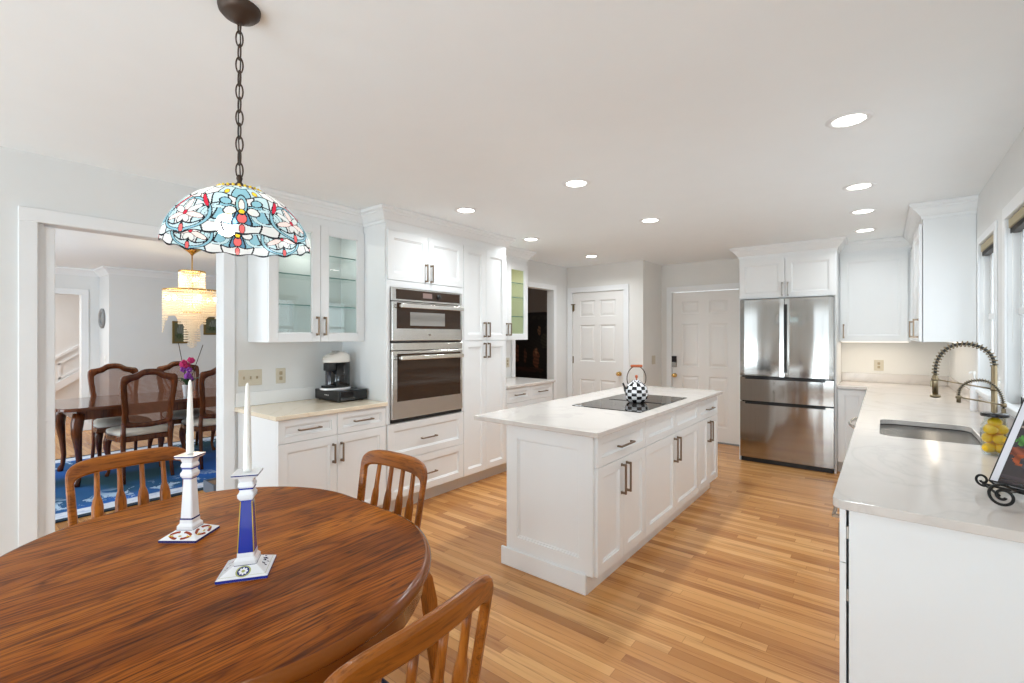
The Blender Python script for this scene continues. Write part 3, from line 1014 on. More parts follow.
# --- island: three cabinet units under one top
XI = -1.25      # door plane of the island boxes
RI = RZ
isl = [('near', 2.305, 0.665, 'white island cabinet at the near end with a recessed end panel'),
       ('mid', 2.972, 1.126, 'widest white island cabinet, under the cooktop'),
       ('far', 4.10, 0.575, 'narrow white island cabinet at the far end, facing the fridge')]
for k, (nm, y0, W, lab) in enumerate(isl):
    e = thing('island_cabinet', lab, 'cabinet', (XI, y0, 0), RI, 'island cabinets under the white top')
    D = 0.59
    MB().box(0.0, W, 0, D, 0.10, 0.884, 0.001).build('carcass', 'cab', e)
    MB().box(-0.018 if k == 0 else 0, W - (0.05 if k == 2 else 0), 0.035, D, 0, 0.099).build('toe_kick', 'cab', e)
    zs = 0.70
    if k == 1:
        dr = [(0, W / 2), (W / 2, W)]
    else:
        dr = [(0, W)]
    for a, b in dr:
        d = shaker(a + G, b - G, zs + G, 0.880, rail=0.05).build('drawer', 'cab', e)
        if k != 1: pull_h(d, (a + b) / 2, 0.782, 0.19)
    for a, b, s in ((0, W / 2, 1), (W / 2, W, -1)):
        d = shaker(a + G, b - G, 0.103, zs - G).build('cabinet_door', 'cab', e)
        pull_v(d, b - 0.034 if s > 0 else a + 0.034, 0.578, 0.18)
    if k == 0:
        # end panel faces -Y: build it in its own local frame then turn
        sh = shaker(0.02, 0.628, 0.105, 0.884, y=-0.02, rail=0.085)
        sh.bm.transform(Matrix(((0, 1, 0, 0.0), (-1, 0, 0, 0.626), (0, 0, 1, 0), (0, 0, 0, 1))))
        sh.build('end_panel', 'cab', e)
        mb = MB()
        mb.box(-0.036, -0.0205, 0.035, 0.640, 0, 0.112, 0.004)
        mb.build('plinth_board', 'cab', e)
tag(MB().box(-2.09, -1.19, 2.235, 4.69, 0.885, 0.914, 0.004, seg=2).build('island_countertop', 'quartz'),
    'long white stone top of the kitchen island, overhanging to the left', 'countertop')
# back side panels of the island
ck = thing('cooktop', 'black glass cooktop set in the island top', 'cooktop', (-1.545, 3.475, 0.9142))
MB().box(-0.265, 0.265, -0.475, 0.475, 0.0, 0.005, 0.0003).build('glass_surface', 'cook_glass', ck)
MB().box(-0.20, 0.255, -0.012, 0.018, 0.0052, 0.0075, 0.001).build('vent_strip', 'black', ck)
bpr = pmat('burner_print', (0.06, 0.055, 0.05), 0.3)
for cx, cy, r in ((-0.12, -0.28, 0.1), (0.13, -0.28, 0.08), (-0.12, 0.25, 0.08), (0.13, 0.27, 0.11)):
    MB().lathe([(r, 0.0053), (r + 0.002, 0.0053)], 48, (cx, cy, 0), cap=False).build('burner_ring', bpr, ck)


# ================================================================== FRIDGE WALL AND RIGHT RUN
e = thing('fridge_cabinet', 'white cabinet surround with two doors over the stainless refrigerator', 'cabinet', (-1.315, 5.90, 0))
mb = MB().box(0, 0.018, 0, 0.698, 0, 2.325, 0.001).box(0.911, 0.929, 0, 0.698, 0, 2.325, 0.001).box(0.018, 0.911, 0, 0.698, 1.85, 2.325)
mb.build('carcass', 'cab', e)
for a, b, s in ((0.004, 0.4645, 1), (0.4645, 0.925, -1)):
    d = shaker(a + G, b - G, 1.852, 2.285).build('cabinet_door', 'cab', e)
    pull_v(d, b - 0.028 if s > 0 else a + 0.028, 1.945, 0.15, mat='nickel')
wcrown(e, [(-1.315, 6.597), (-1.315, 5.90), (-0.386, 5.90), (-0.386, 6.249)], 0, 1)

fr = thing('refrigerator', 'stainless steel french door refrigerator with two lower drawers', 'refrigerator', (-1.296, 5.85, 0))
W = 0.890
MB().box(0.004, W - 0.004, 0.085, 0.72, 0.03, 1.84, 0.004).build('fridge_body', 'black', fr)


def bowed(x0, x1, z0, z1, t=0.075, bow=0.0018, n=10):
    """door skin, very slightly crowned outward, with a rounded edge"""
    mb = MB()
    rings = []
    for i in range(n + 1):
        u = i / n
        x = x0 + (x1 - x0) * u
        y = bow * (2 * u - 1) ** 2
        if i == 0 or i == n: y += 0.004
        rings.append([(x, t, z0), (x, y + 0.003, z0), (x, y, z0 + 0.003), (x, y, z1 - 0.003), (x, y + 0.003, z1), (x, t, z1)])
    mb.loft(rings)
    return mb


for a, b, lab in ((0.0, 0.4425, 0), (0.4475, W, 1)):
    d = bowed(a, b, 0.978, 1.842).build('fridge_door', 'steel', fr)
MB().box(0.439, 0.4695, -0.0035, 0.02, 1.03, 1.775, 0.002).build('handle_recess', 'black_gloss', fr)
MB().box(0.4430, 0.4470, 0.01, 0.08, 0.98, 1.838).build('door_gasket', 'black', fr)
for z0, z1 in ((0.695, 0.966), (0.055, 0.684)):
    d = bowed(0.0, W, z0, z1).build('freezer_drawer', 'steel', fr)
    MB().box(0.055, W - 0.07, -0.006, 0.03, z1 - 0.022, z1 + 0.006, 0.002).build('handle_recess', 'black_gloss', d)
MB().box(0.01, W - 0.01, 0.03, 0.5, 0.004, 0.05).build('base_grille', 'black', fr)
mb = MB()
for x in (0.08, W - 0.08): mb.lathe([(0.02, 0), (0.02, 0.03)], 16, (x, 0.4, 0))
mb.build('levelling_foot', 'black', fr)

# corner base, wall cabinets
e = thing('base_cabinet', 'narrow white base cabinet door between refrigerator and right counter run', 'cabinet', (-0.384, 5.97, 0))
MB().box(0, 0.26, 0, 0.62, 0.115, 0.884).build('carcass', 'cab', e)
MB().box(0, 0.26, 0.06, 0.62, 0, 0.114).build('toe_kick', 'toe', e)
shaker(0.003, 0.248, 0.118, 0.878).build('cabinet_door', 'cab', e)
e = thing('wall_cabinet', 'white wall cabinet on the back wall, right of the refrigerator', 'cabinet', (-0.384, 6.25, 0))
MB().box(0.0, 0.60, 0.0, 0.348, 1.372, 2.325, 0.001).build('carcass', 'cab', e)
d = shaker(0.012, 0.575, 1.375, 2.285, rail=0.06).build('cabinet_door', 'cab', e)
pull_v(d, 0.04, 1.482, 0.15)
wcrown(e, [(-0.385, 6.25), (0.234, 6.25)], 1, 1)
bl = MB().box(0.02, 0.58, 0.02, 0.06, 1.363, 1.3712, 0.002).build('under_cabinet_light', 'strip_lens', e)
area_light('under_cabinet_beam', (-0.10, 6.30, 1.352), 0.5, 1.8, (1.0, 0.88, 0.72), (0, 0, 0), 'RECTANGLE', 0.04)

e = thing('wall_cabinet', 'white wall cabinet with flat side panel on the right wall, before the windows', 'cabinet', (0.235, 6.248, 0), -RZ)
W = 1.468
MB().box(0, W, 0, 0.293, 1.385, 2.325, 0.001).build('carcass', 'cab', e)
for a, b, x in ((0.02, 0.74, 0.645), (0.742, W, 1.365)):
    d = shaker(a + G, b - G, 1.387, 2.29, y=-0.0235, t=0.0185).build('cabinet_door', 'cab', e)
    pull_v(d, x, 1.49, 0.15, y=-0.0235)
wcrown(e, [(0.235, 6.249), (0.235, 4.78), (0.5295, 4.78)], 1, 0)
MB().box(0.1, W - 0.1, 0.2, 0.24, 1.376, 1.3842, 0.002).build('under_cabinet_light', 'strip_lens', e)
area_light('under_cabinet_beam', (0.33, 5.5, 1.365), 0.04, 1.6, (1.0, 0.88, 0.72), (0, 0, 0), 'RECTANGLE', 1.2)

# right base run (fronts look to -X)
FX = -0.088
e = thing('base_cabinet', 'white base cabinet with plain end panel, nearest the camera on the right', 'cabinet', (FX, 2.898, 0), -RZ)
W = 1.058
MB().box(0, W, 0, 0.617, 0.1, 0.884, 0.001).build('carcass', 'cab', e)
MB().box(0, W, 0.06, 0.617, 0, 0.099).build('toe_kick', 'toe', e)
for a, b, s in ((0, W / 2, 1), (W / 2, W + 0.008, -1)):
    d = shaker(a + G, b - G, 0.708, 0.880, y=-0.024, t=0.017, rail=0.045).build('drawer', 'cab', e)
    pull_h(d, (a + b) / 2, 0.79, 0.16, y=-0.024)
    d = shaker(a + G, b - G, 0.103, 0.704, y=-0.024, t=0.017).build('cabinet_door', 'cab', e)
    pull_v(d, b - 0.032 if s > 0 else a + 0.032, 0.6, y=-0.024)
mb = MB()
for z in (0.25, 0.60, 0.80):
    mb.box(W - 0.03, W - 0.004, -0.0068, -0.0002, z - 0.02, z + 0.02, 0.001)
mb.build('cabinet_hinge', 'nickel', e)
e = thing('sink_cabinet', 'white sink base cabinet in the right counter run', 'cabinet', (FX, 3.925, 0), -RZ)
W = 1.025
MB().box(0, 0.018, 0, 0.617, 0.1, 0.884).box(W - 0.018, W, 0, 0.617, 0.1, 0.884).box(0.018, W - 0.018, 0, 0.617, 0.1, 0.118).box(0.018, W - 0.018, 0.6, 0.617, 0.118, 0.884).box(0.018, W - 0.018, 0, 0.018, 0.118, 0.884).build('carcass', 'cab', e)
MB().box(0, W, 0.06, 0.617, 0, 0.099).build('toe_kick', 'toe', e)
for a, b, s in ((0, W / 2, 1), (W / 2, W, -1)):
    d = shaker(a + G, b - G, 0.103, 0.880, y=-0.02).build('cabinet_door', 'cab', e)
    pull_v(d, b - 0.032 if s > 0 else a + 0.032, 0.75)
e = thing('dishwasher', 'white fronted dishwasher with bowed metal bar handle', 'dishwasher', (FX, 4.53, 0), -RZ)
MB().box(0.003, 0.597, 0, 0.58, 0.1, 0.882).build('dishwasher_body', 'white_plastic', e)
MB().box(0.02, 0.58, 0.06, 0.5, 0, 0.099).build('toe_kick', 'toe', e)
d = MB().box(0.003, 0.597, -0.022, -0.001, 0.103, 0.880, 0.003).build('dishwasher_door', 'cab', e)
mb = MB()
pts = [(0.05, -0.022, 0.80)]
for i in range(17):
    u = i / 16
    pts.append((0.05 + 0.50 * u, -0.055 - 0.052 * math.sin(PI * u) ** 0.7, 0.80))
pts.append((0.55, -0.022, 0.80))
mb.tube(pts, 0.011, 12)
mb.build('handle', 'handle_steel', d)
e = thing('base_cabinet', 'white corner base cabinet at the far end of the right run', 'cabinet', (FX, 5.968, 0), -RZ)
base_unit(e, 1.436, 0.617, [(0, 0.718, 1), (0.718, 1.436, -1)], [(0, 0.718), (0.718, 1.436)], toe=0.1)


def rrect(x0, x1, y0, y1, r, n=6):
    P = []
    for cx, cy, a in ((x1 - r, y1 - r, 0), (x0 + r, y1 - r, PI / 2), (x0 + r, y0 + r, PI), (x1 - r, y0 + r, 3 * PI / 2)):
        for i in range(n + 1):
            t = a + PI / 2 * i / n
            P.append((cx + r * math.cos(t), cy + r * math.sin(t)))
    return P


def slab_with_hole(outer, holes, z0, z1, bev=0.003):
    bm = bmesh.new()
    es = []
    for loop in [outer] + holes:
        vs = [bm.verts.new((x, y, z1)) for x, y in loop]
        es += [bm.edges.new((vs[i], vs[(i + 1) % len(vs)])) for i in range(len(vs))]
    bmesh.ops.triangle_fill(bm, use_beauty=True, use_dissolve=True, edges=es)
    for f in bm.faces:
        f.normal_update()
        if f.normal.z < 0: f.normal_flip()
    r = bmesh.ops.extrude_face_region(bm, geom=bm.faces[:])
    # extruded copy becomes the top; move the originals down
    newv = [g for g in r['geom'] if isinstance(g, bmesh.types.BMVert)]
    for v in newv: v.co.z = z1
    ns = set(newv)
    for v in bm.verts:
        if v not in ns: v.co.z = z0
    m = MB(); m.bm.free(); m.bm = bm
    return m


outer = [(0.529, 1.80), (0.529, 6.599), (-0.384, 6.599), (-0.384, 5.925), (-0.13, 5.925)]
outer += [(-0.13 + 0.035 * (1 - math.cos(t)), 1.80 + 0.035 * (1 - math.sin(t))) for t in [PI / 2 * i / 6 for i in range(7)]]
SX0, SX1, SY0, SY1 = -0.018, 0.385, 3.105, 3.735
hole = rrect(SX0, SX1, SY0, SY1, 0.07)
m = slab_with_hole(outer, [hole], 0.8845, 0.914)
ct = tag(m.build('countertop', 'quartz', None), 'long white veined stone countertop with the sink, right side of the kitchen', 'countertop')
bv = ct.modifiers.new('bevel', 'BEVEL'); bv.width = 0.003; bv.segments = 2; bv.limit_method = 'ANGLE'; bv.angle_limit = math.radians(60)
mb = MB().box(-0.383, 0.513, 6.583, 6.5985, 0.9145, 1.015, 0.002).box(0.513, 0.5285, 1.80, 6.5985, 0.9145, 1.015, 0.002)
tag(mb.build('backsplash', 'quartz'), 'low white stone upstand along the back and right wall', 'backsplash')

# sink
sk = thing('kitchen_sink', 'stainless steel undermount sink set in the right counter', 'sink', (0, 0, 0))
mb = MB()
ring = lambda ins, z, r=0.07: [(x, y, z) for x, y in rrect(SX0 + ins, SX1 - ins, SY0 + ins, SY1 - ins, max(0.02, r - ins))]
mb.loft([ring(-0.02, 0.8835, 0.09), ring(-0.002, 0.8835, 0.072), ring(0.0, 0.880), ring(0.004, 0.72), ring(0.012, 0.70), ring(0.03, 0.692)], cap=True, smooth=True)
mb.build('basin', 'steel_sink', sk)
MB().lathe([(0.0, 0.694), (0.03, 0.694), (0.042, 0.697), (0.045, 0.6935)], 24, ((SX0 + SX1) / 2, (SY0 + SY1) / 2, 0), cap=False).build('drain', 'chrome', sk)


def spring_faucet(name, label, x, y, ztop, xh, zh, apex, head_len, rt, coil_r, wide, mat_col='faucet'):
    """spring neck faucet: column, arch of hose in a coil, spray head, support arm; all in the plane y"""
    f = thing(name, label, 'faucet', (x, y, 0.9142))
    H = ztop - 0.9142
    MB().lathe([(0.0, 0), (0.026, 0), (0.026, 0.008), (rt + 0.004, 0.014), (rt, 0.02), (rt, H), (rt * 0.7, H + 0.006), (0, H + 0.006)], 24, cap=False).build('column', mat_col, f)
    dx = xh - x
    az = apex - 0.9142
    hz = zh - 0.9142
    pts = []
    n = 40
    for i in range(n + 1):
        a = PI * i / n
        px = dx / 2 - dx / 2 * math.cos(a)
        base = H if a < PI / 2 else hz
        pz = base + (az - base) * math.sin(a) ** 0.85
        pts.append(Vector((px, 0, pz)))
    MB().tube(pts, wide * 0.50, 10).build('hose', 'black_hose', f)
    # coil
    cl = []
    seglen = [0]
    for a, b in zip(pts, pts[1:]): seglen.append(seglen[-1] + (b - a).length)
    L = seglen[-1]
    turns = int(L / coil_r)
    m_ = turns * 10
    k = 0
    for i in range(m_ + 1):
        s_ = L * i / m_
        while k < len(pts) - 2 and seglen[k + 1] < s_: k += 1
        u = (s_ - seglen[k]) / max(1e-9, seglen[k + 1] - seglen[k])
        p = pts[k].lerp(pts[k + 1], u)
        d = (pts[k + 1] - pts[k]).normalized()
        nrm = Vector((-d.z, 0, d.x))
        t = 2 * PI * i / 10
        cl.append(p + nrm * math.cos(t) * wide + Vector((0, 1, 0)) * math.sin(t) * wide)
    MB().tube(cl, wide * 0.19, 5).build('spring_coil', mat_col, f)
    hd = MB().lathe([(0.0, -head_len), (rt * 1.05, -head_len), (rt * 1.05, -0.01), (rt * 0.6, 0), (0, 0)], 20, (dx, 0, hz), cap=False)
    if head_len > 0.08:
        hd.lathe([(rt * 1.0, -head_len - 0.004), (rt * 1.9, -head_len), (rt * 1.9, -head_len + 0.01), (rt, -head_len + 0.016)], 20, (dx, 0, hz))
        hd.box(dx - rt * 1.7, dx - rt * 0.9, -0.006, 0.006, hz - 0.07, hz - 0.035, 0.002)
    hd.build('spray_head', mat_col, f)
    ar = MB()
    z1 = hz - head_len * 0.22
    z2 = z1 - abs(dx) * 0.17
    ar.tube([(dx, 0, z1), (0, 0, z2)], 0.0038, 8)
    ar.lathe([(rt + 0.003, -0.008), (rt + 0.003, 0.008)], 18, (0, 0, z2))
    ar.lathe([(rt * 1.15 + 0.003, -0.006), (rt * 1.15 + 0.003, 0.006)], 18, (dx, 0, z1))
    ar.build('support_arm', mat_col, f)
    return f


spring_faucet('kitchen_faucet', 'tall brass spring-neck kitchen faucet behind the sink', 0.452, 3.49, 1.273, 0.222, 1.218, 1.388, 0.125, 0.0125, 0.0175, 0.0145)
spring_faucet('kitchen_faucet', 'small brass spring-neck faucet in front of the tall one, beside the lemon jar', 0.468, 3.36, 1.06, 0.305, 1.12, 1.205, 0.036, 0.0085, 0.0095, 0.0085)

# ------------------------------------------------------------------ lemon jar, soap bottles, cookbook on stand
jar = thing('glass_jar', 'clear glass jar of yellow lemons with dark flat lid, beside the cookbook', 'jar', (0.377, 2.90, 0.9145))
jar.scale = (0.82, 0.82, 1)
mb = MB()
def octo(r, z): return [(r * math.cos(PI / 4 * (k + 0.5)), r * math.sin(PI / 4 * (k + 0.5)), z) for k in range(8)]
mb.loft([octo(0.050, 0), octo(0.056, 0.006), octo(0.058, 0.02), octo(0.058, 0.12), octo(0.048, 0.145), octo(0.044, 0.165), octo(0.041, 0.165),
         octo(0.045, 0.142), octo(0.0545, 0.118), octo(0.0545, 0.018), octo(0.048, 0.008)])
mb.build('jar_glass', 'clear', jar)
MB().lathe([(0.0, 0.166), (0.054, 0.166), (0.056, 0.169), (0.056, 0.178), (0.054, 0.180), (0.0, 0.180)], 32, cap=False).build('lid', 'black_gloss', jar)
lem = MB()
prof = []
for i in range(13):
    t = PI * i / 12
    prof.append((0.0215 * math.sin(t) ** 0.9 if 0 < i < 12 else 0.0, -0.0235 * math.cos(t) * (1 + 0.10 * abs(math.cos(t)) ** 6)))
lem.lathe(prof, 16, cap=False)
lemon0 = lem.build('lemon', 'lemon')
spots = [(-0.023, -0.015, 0.030), (0.022, -0.015, 0.030), (0.0, 0.026, 0.030), (-0.025, 0.006, 0.070), (0.016, -0.020, 0.070), (0.014, 0.022, 0.072),
         (-0.018, -0.018, 0.110), (0.024, -0.002, 0.112), (-0.008, 0.023, 0.112), (0.0, -0.004, 0.142)]
random.seed(3)
for i, (lx, ly, lz) in enumerate(spots):
    o = lemon0 if i == 0 else lemon0.copy()
    if i: COL.objects.link(o)
    o.location = (0.377 + lx * 0.82, 2.90 + ly * 0.82, 0.9145 + lz)
    o.rotation_euler = (PI / 2 + random.uniform(-.25, .25), random.uniform(-.3, .3), random.uniform(0, 6))
    tag(o, 'one of the yellow lemons piled inside the clear glass jar', 'lemon', 'lemons in the glass jar')
for x, y, lab, s in ((0.485, 4.50, 'slim white soap bottle far down the counter behind the arch of the small faucet', 1.0), (0.487, 3.66, 'small white soap bottle right of the tall faucet column', 1.0)):
    b = thing('soap_bottle', lab, 'bottle', (x, y, 0.9145))
    b.scale = (0.66, 0.66, 1.42)
    MB().lathe([(0.0, 0), (0.03, 0), (0.032, 0.01), (0.032, 0.11), (0.02, 0.135), (0.012, 0.145), (0, 0.145)], 24, cap=False).build('bottle_body', 'ceramic', b)
    m_ = MB().lathe([(0.008, 0.1455), (0.008, 0.175), (0.014, 0.18), (0.014, 0.19), (0, 0.192)], 16, cap=False)
    m_.tube([(0, 0, 0.186), (-0.035, 0, 0.186), (-0.042, 0, 0.178)], 0.0045, 8)
    m_.build('pump', 'white_plastic', b)

# cookbook: base line along B, leaning back along LN
bk_o = Vector((0.272, 2.215, 0.948))
Bv = Vector((0.81, -0.58, 0)).normalized()
UPv = Vector((0.105, 0.145, 0.27)).normalized()
Nv = Bv.cross(UPv).normalized()          # towards the camera side
BM = Matrix(((Bv.x, -Nv.x, UPv.x, bk_o.x), (Bv.y, -Nv.y, UPv.y, bk_o.y), (Bv.z, -Nv.z, UPv.z, bk_o.z), (0, 0, 0, 1)))
book = thing('cookbook', 'cookbook with dark food photo cover, standing on the black iron stand', 'book')
mb = MB().box(0, 0.24, 0.0, 0.004, 0, 0.325, 0.001).box(0, 0.24, 0.024, 0.028, 0, 0.325, 0.001).box(0.0, 0.004, 0.004, 0.024, 0, 0.325)
mb.bm.transform(BM); mb.build('cover', 'black', book)
mb = MB().box(0.0045, 0.234, 0.0045, 0.0235, 0.004, 0.321)
mb.bm.transform(BM); mb.build('pages', 'paper', book)
mb = MB().box(0.005, 0.024, -0.0008, -0.0002, 0.004, 0.32)
mb.bm.transform(BM); mb.build('spine_band', 'paper', book)


def paint_grid(name, x0, x1, z0, z1, nx, nz, fn, y, parent, mat='paint', world=None):
    bm = bmesh.new()
    vs = [[bm.verts.new((x0 + (x1 - x0) * i / nx, y, z0 + (z1 - z0) * k / nz)) for i in range(nx + 1)] for k in range(nz + 1)]
    lay = bm.loops.layers.float_color.new('paint')
    for k in range(nz):
        for i in range(nx):
            f = bm.faces.new((vs[k][i], vs[k][i + 1], vs[k + 1][i + 1], vs[k + 1][i]))
            c = fn((i + 0.5) / nx, (k + 0.5) / nz)
            for l in f.loops: l[lay] = (*c, 1)
    if world is not None: bm.transform(world)
    me = bpy.data.meshes.new(name); bm.to_mesh(me); bm.free()
    me.materials.append(M[mat])
    o = bpy.data.objects.new(name, me); COL.objects.link(o)
    if parent is not None: o.parent = parent
    return o


def blobs(bg, items):
    def fn(u, v):
        c = bg
        for (a, b, ra, rb, col) in items:
            w = ((u - a) / ra) ** 2 + ((v - b) / rb) ** 2
            j = 0.18 * math.sin(23 * u + 31 * v + a * 40) + 0.12 * math.sin(57 * u - 41 * v)
            if w + j < 1:
                k = 0.8 + 0.3 * math.sin(90 * u * v + a * 17 + 60 * v)
                c = tuple(max(0, min(1, q * k)) for q in col)
        return c
    return fn


random.seed(5)
items = [(0.5, 0.95, 0.9, 0.08, (0.30, 0.05, 0.10)), (0.15, 0.80, 0.14, 0.12, (0.45, 0.02, 0.06)), (0.5, 0.86, 0.18, 0.09, (0.5, 0.03, 0.1)),
         (0.5, 0.66, 0.6, 0.02, (0.6, 0.5, 0.42)), (0.25, 0.50, 0.25, 0.08, (0.07, 0.24, 0.04)), (0.45, 0.56, 0.16, 0.06, (0.16, 0.40, 0.10)),
         (0.10, 0.36, 0.13, 0.06, (0.25, 0.06, 0.03)), (0.16, 0.28, 0.10, 0.07, (0.34, 0.07, 0.02)), (0.6, 0.28, 0.42, 0.24, (0.05, 0.05, 0.06)),
         (0.62, 0.30, 0.34, 0.19, (0.45, 0.46, 0.50)), (0.66, 0.30, 0.24, 0.13, (0.12, 0.10, 0.08)), (0.66, 0.32, 0.12, 0.08, (0.2, 0.3, 0.06)),
         (0.5, 0.05, 0.6, 0.05, (0.05, 0.04, 0.05))]
paint_grid('cover_photo', 0.026, 0.236, 0.006, 0.318, 48, 80, blobs((0.035, 0.03, 0.035), items), -0.0009, book, 'paint_gloss', BM)

st = thing('book_stand', 'black wrought iron scroll book stand holding the cookbook', 'stand')


def spiral(c, e1, e2, r0, r1, turns, a0, n=40):
    P = []
    for i in range(n + 1):
        u = i / n
        r = r0 + (r1 - r0) * u
        a = a0 + turns * 2 * PI * u
        P.append(Vector(c) + Vector(e1) * r * math.cos(a) + Vector(e2) * r * math.sin(a))
    return P


Zv = Vector((0, 0, 1))
Fv = -Vector((UPv.x, UPv.y, 0)).normalized()       # forward, towards the camera
base = Vector((bk_o.x, bk_o.y, 0.934))
mb = MB()
# ledge that carries the book, ends in a rising scroll
ledge = base + Fv * 0.004
a = ledge - Bv * 0.012 
mb.tube([a, ledge + Bv * 0.26], 0.0042, 8)
mb.build('ledge', 'iron', st)
for t_, f_ in ((0.126, 0.160), (0.235, 0.160)):
    ringc = Vector((ledge.x, ledge.y, 0.9145 + 0.037)) + Bv * t_ + Fv * f_
    mb = MB()
    mb.tube([ledge + Bv * (t_ - 0.05) - Fv * 0.03, ledge + Bv * (t_ - 0.045) + Fv * 0.03 + Zv * 0.004, ringc - Fv * 0.055 + Zv * 0.012, ringc - Fv * 0.02 + Zv * 0.027, ringc + Zv * 0.033], 0.0042, 8)
    e1 = (Fv * 0.25 - Bv * 0.97).normalized()
    mb.tube(spiral(ringc, e1, Zv, 0.0345, 0.007, -1.7, PI / 2 + 0.2, 60), 0.0042, 8)
    mb.build('scroll_foot', 'iron', st)
mb = MB()
lc = ledge - Bv * 0.006 + Fv * 0.012 + Zv * 0.016
mb.tube([ledge + Bv * 0.08 + Fv * 0.09 - Zv * 0.002, ledge + Bv * 0.02 + Fv * 0.025 - Zv * 0.003] + spiral(lc, Bv, Zv, 0.0205, 0.007, -1.25, -PI / 2 + 0.5, 30), 0.0038, 8)
mb.build('end_scroll', 'iron', st)
mb = MB()
rear = base - Fv * 0.02
for off in (0.05, 0.19):
    q = rear + Bv * off - Fv * 0.026
    mb.tube([q + Zv * -0.0, q + UPv * 0.26], 0.0038, 8)
    mb.tube([q + UPv * 0.22, Vector((q.x, q.y, 0.9185)) - Fv * 0.22], 0.0038, 8)
mb.build('back_rest', 'iron', st)


# ------------------------------------------------------------------ kettle on the cooktop
kt = thing('tea_kettle', 'black and white checked tea kettle on the cooktop', 'kettle', (-1.50, 3.44, 0.9222), math.radians(38))
kt.scale = (0.86, 0.86, 0.97)
R = [(0.072, 0.0), (0.086, 0.008), (0.098, 0.035), (0.102, 0.065), (0.099, 0.095), (0.088, 0.122), (0.071, 0.142), (0.050, 0.152)]
mb = MB()
seg = 14
def kr(z):
    for (r0, z0), (r1, z1) in zip(R, R[1:]):
        if z0 <= z <= z1: return r0 + (r1 - r0) * (z - z0) / (z1 - z0)
    return R[-1][0]
rows = 6
fine = [kr_z for kr_z in [0.152 * i / (rows * 2) for i in range(rows * 2 + 1)]]
rings = []
SG = seg * 2
for z in fine:
    r = kr(z)
    rings.append([mb.bm.verts.new((r * math.cos(2 * PI * i / SG), r * math.sin(2 * PI * i / SG), z)) for i in range(SG)])
for k in range(len(fine) - 1):
    for i in range(SG):
        f = mb.bm.faces.new((rings[k][i], rings[k][(i + 1) % SG], rings[k + 1][(i + 1) % SG], rings[k + 1][i]))
        f.smooth = True
        f.material_index = (i // 2 + k // 2) % 2
mb.bm.faces.new(rings[0][::-1]); mb.bm.faces.new(rings[-1])
mb.build('kettle_body', [M['ceramic'], M['black_gloss']], kt)
lid = MB()
LR = [(0.048, 0.152), (0.047, 0.158), (0.036, 0.168), (0.018, 0.175), (0.0, 0.177)]
for k, (a, b) in enumerate(zip(LR, LR[1:])):
    for i in range(16):
        a0, a1 = 2 * PI * i / 16, 2 * PI * (i + 1) / 16
        V = [(a[0] * math.cos(a0), a[0] * math.sin(a0), a[1]), (a[0] * math.cos(a1), a[0] * math.sin(a1), a[1]), (b[0] * math.cos(a1), b[0] * math.sin(a1), b[1]), (b[0] * math.cos(a0), b[0] * math.sin(a0), b[1])]
        lid.add(V if b[0] > 0 else V[:3], [(0, 1, 2, 3)] if b[0] > 0 else [(0, 1, 2)], (i + k) % 2, True)
bmesh.ops.remove_doubles(lid.bm, verts=lid.bm.verts[:], dist=1e-5)
lido = lid.build('lid', [M['ceramic'], M['black_gloss']], kt)
MB().lathe([(0.0, 0.176), (0.008, 0.177), (0.006, 0.186), (0.013, 0.196), (0.012, 0.208), (0.0, 0.214)], 16, cap=False).build('lid_knob', 'red_wood', lido)
mb = MB().tube([(-0.080, 0, 0.075), (-0.100, 0, 0.095), (-0.108, 0, 0.120), (-0.122, 0, 0.148)], [0.022, 0.014, 0.009, 0.008], 14, mi=0)
mb.build('spout', [M['black_gloss']], kt)
mb = MB()
pts = []
for i in range(25):
    t = PI * (-0.12) + PI * 1.24 * i / 24
    pts.append((0.085 * math.cos(t) * (1.0 if math.sin(t) < 0.5 else 1.0), 0, 0.185 + 0.098 * math.sin(t)))
pts = [(0.066, 0, 0.135)] + pts + [(-0.066, 0, 0.135)]
mb.tube(pts, 0.004, 8)
mb.build('bail_handle', 'antique', kt)
mb = MB().tube([(-0.052, 0, 0.282), (-0.046, 0, 0.284), (0.046, 0, 0.284), (0.052, 0, 0.282)], [0.008, 0.011, 0.011, 0.008], 12)
mb.build('grip', 'red_wood', kt)

# ------------------------------------------------------------------ coffee corner
pdw = thing('pod_drawer', 'low black drawer box under the coffee maker', 'drawer box', (-3.47, 2.125, 0.9145))
MB().box(-0.17, 0.185, -0.125, 0.13, 0.008, 0.088, 0.006, seg=2).build('drawer_case', 'black', pdw)
MB().box(0.1855, 0.190, -0.115, 0.12, 0.014, 0.082, 0.001).build('drawer_front', 'black_gloss', pdw)
m_ = MB()
for x in (-0.14, 0.155):
    for y in (-0.1, 0.1): m_.lathe([(0.01, 0), (0.01, 0.009)], 12, (x, y, 0))
m_.build('rubber_feet', 'black', pdw)
m_ = MB()
for k in range(3): m_.box(-0.02 + k * 0.022, -0.008 + k * 0.022, -0.1265, -0.1255, 0.045, 0.052)
m_.build('indicator_marks', 'white_plastic', pdw)
cm = thing('coffee_maker', 'capsule coffee maker with cream top and black body', 'coffee maker', (-3.475, 2.085, 1.0028), math.radians(-80))
cm.scale = (1.02, 1.05, 1)
MB().prism([(0.155 * math.cos(t) * 0.82, 0.10 * math.sin(t)) for t in [2 * PI * i / 32 for i in range(32)]], 0.0, 0.016, 0.004).build('drip_base', 'ceramic', cm)
MB().lathe([(0.0, 0.0165), (0.072, 0.0165), (0.074, 0.02), (0.074, 0.215), (0, 0.215)], 36, (-0.045, 0, 0), cap=False).build('body_column', 'black_gloss', cm)
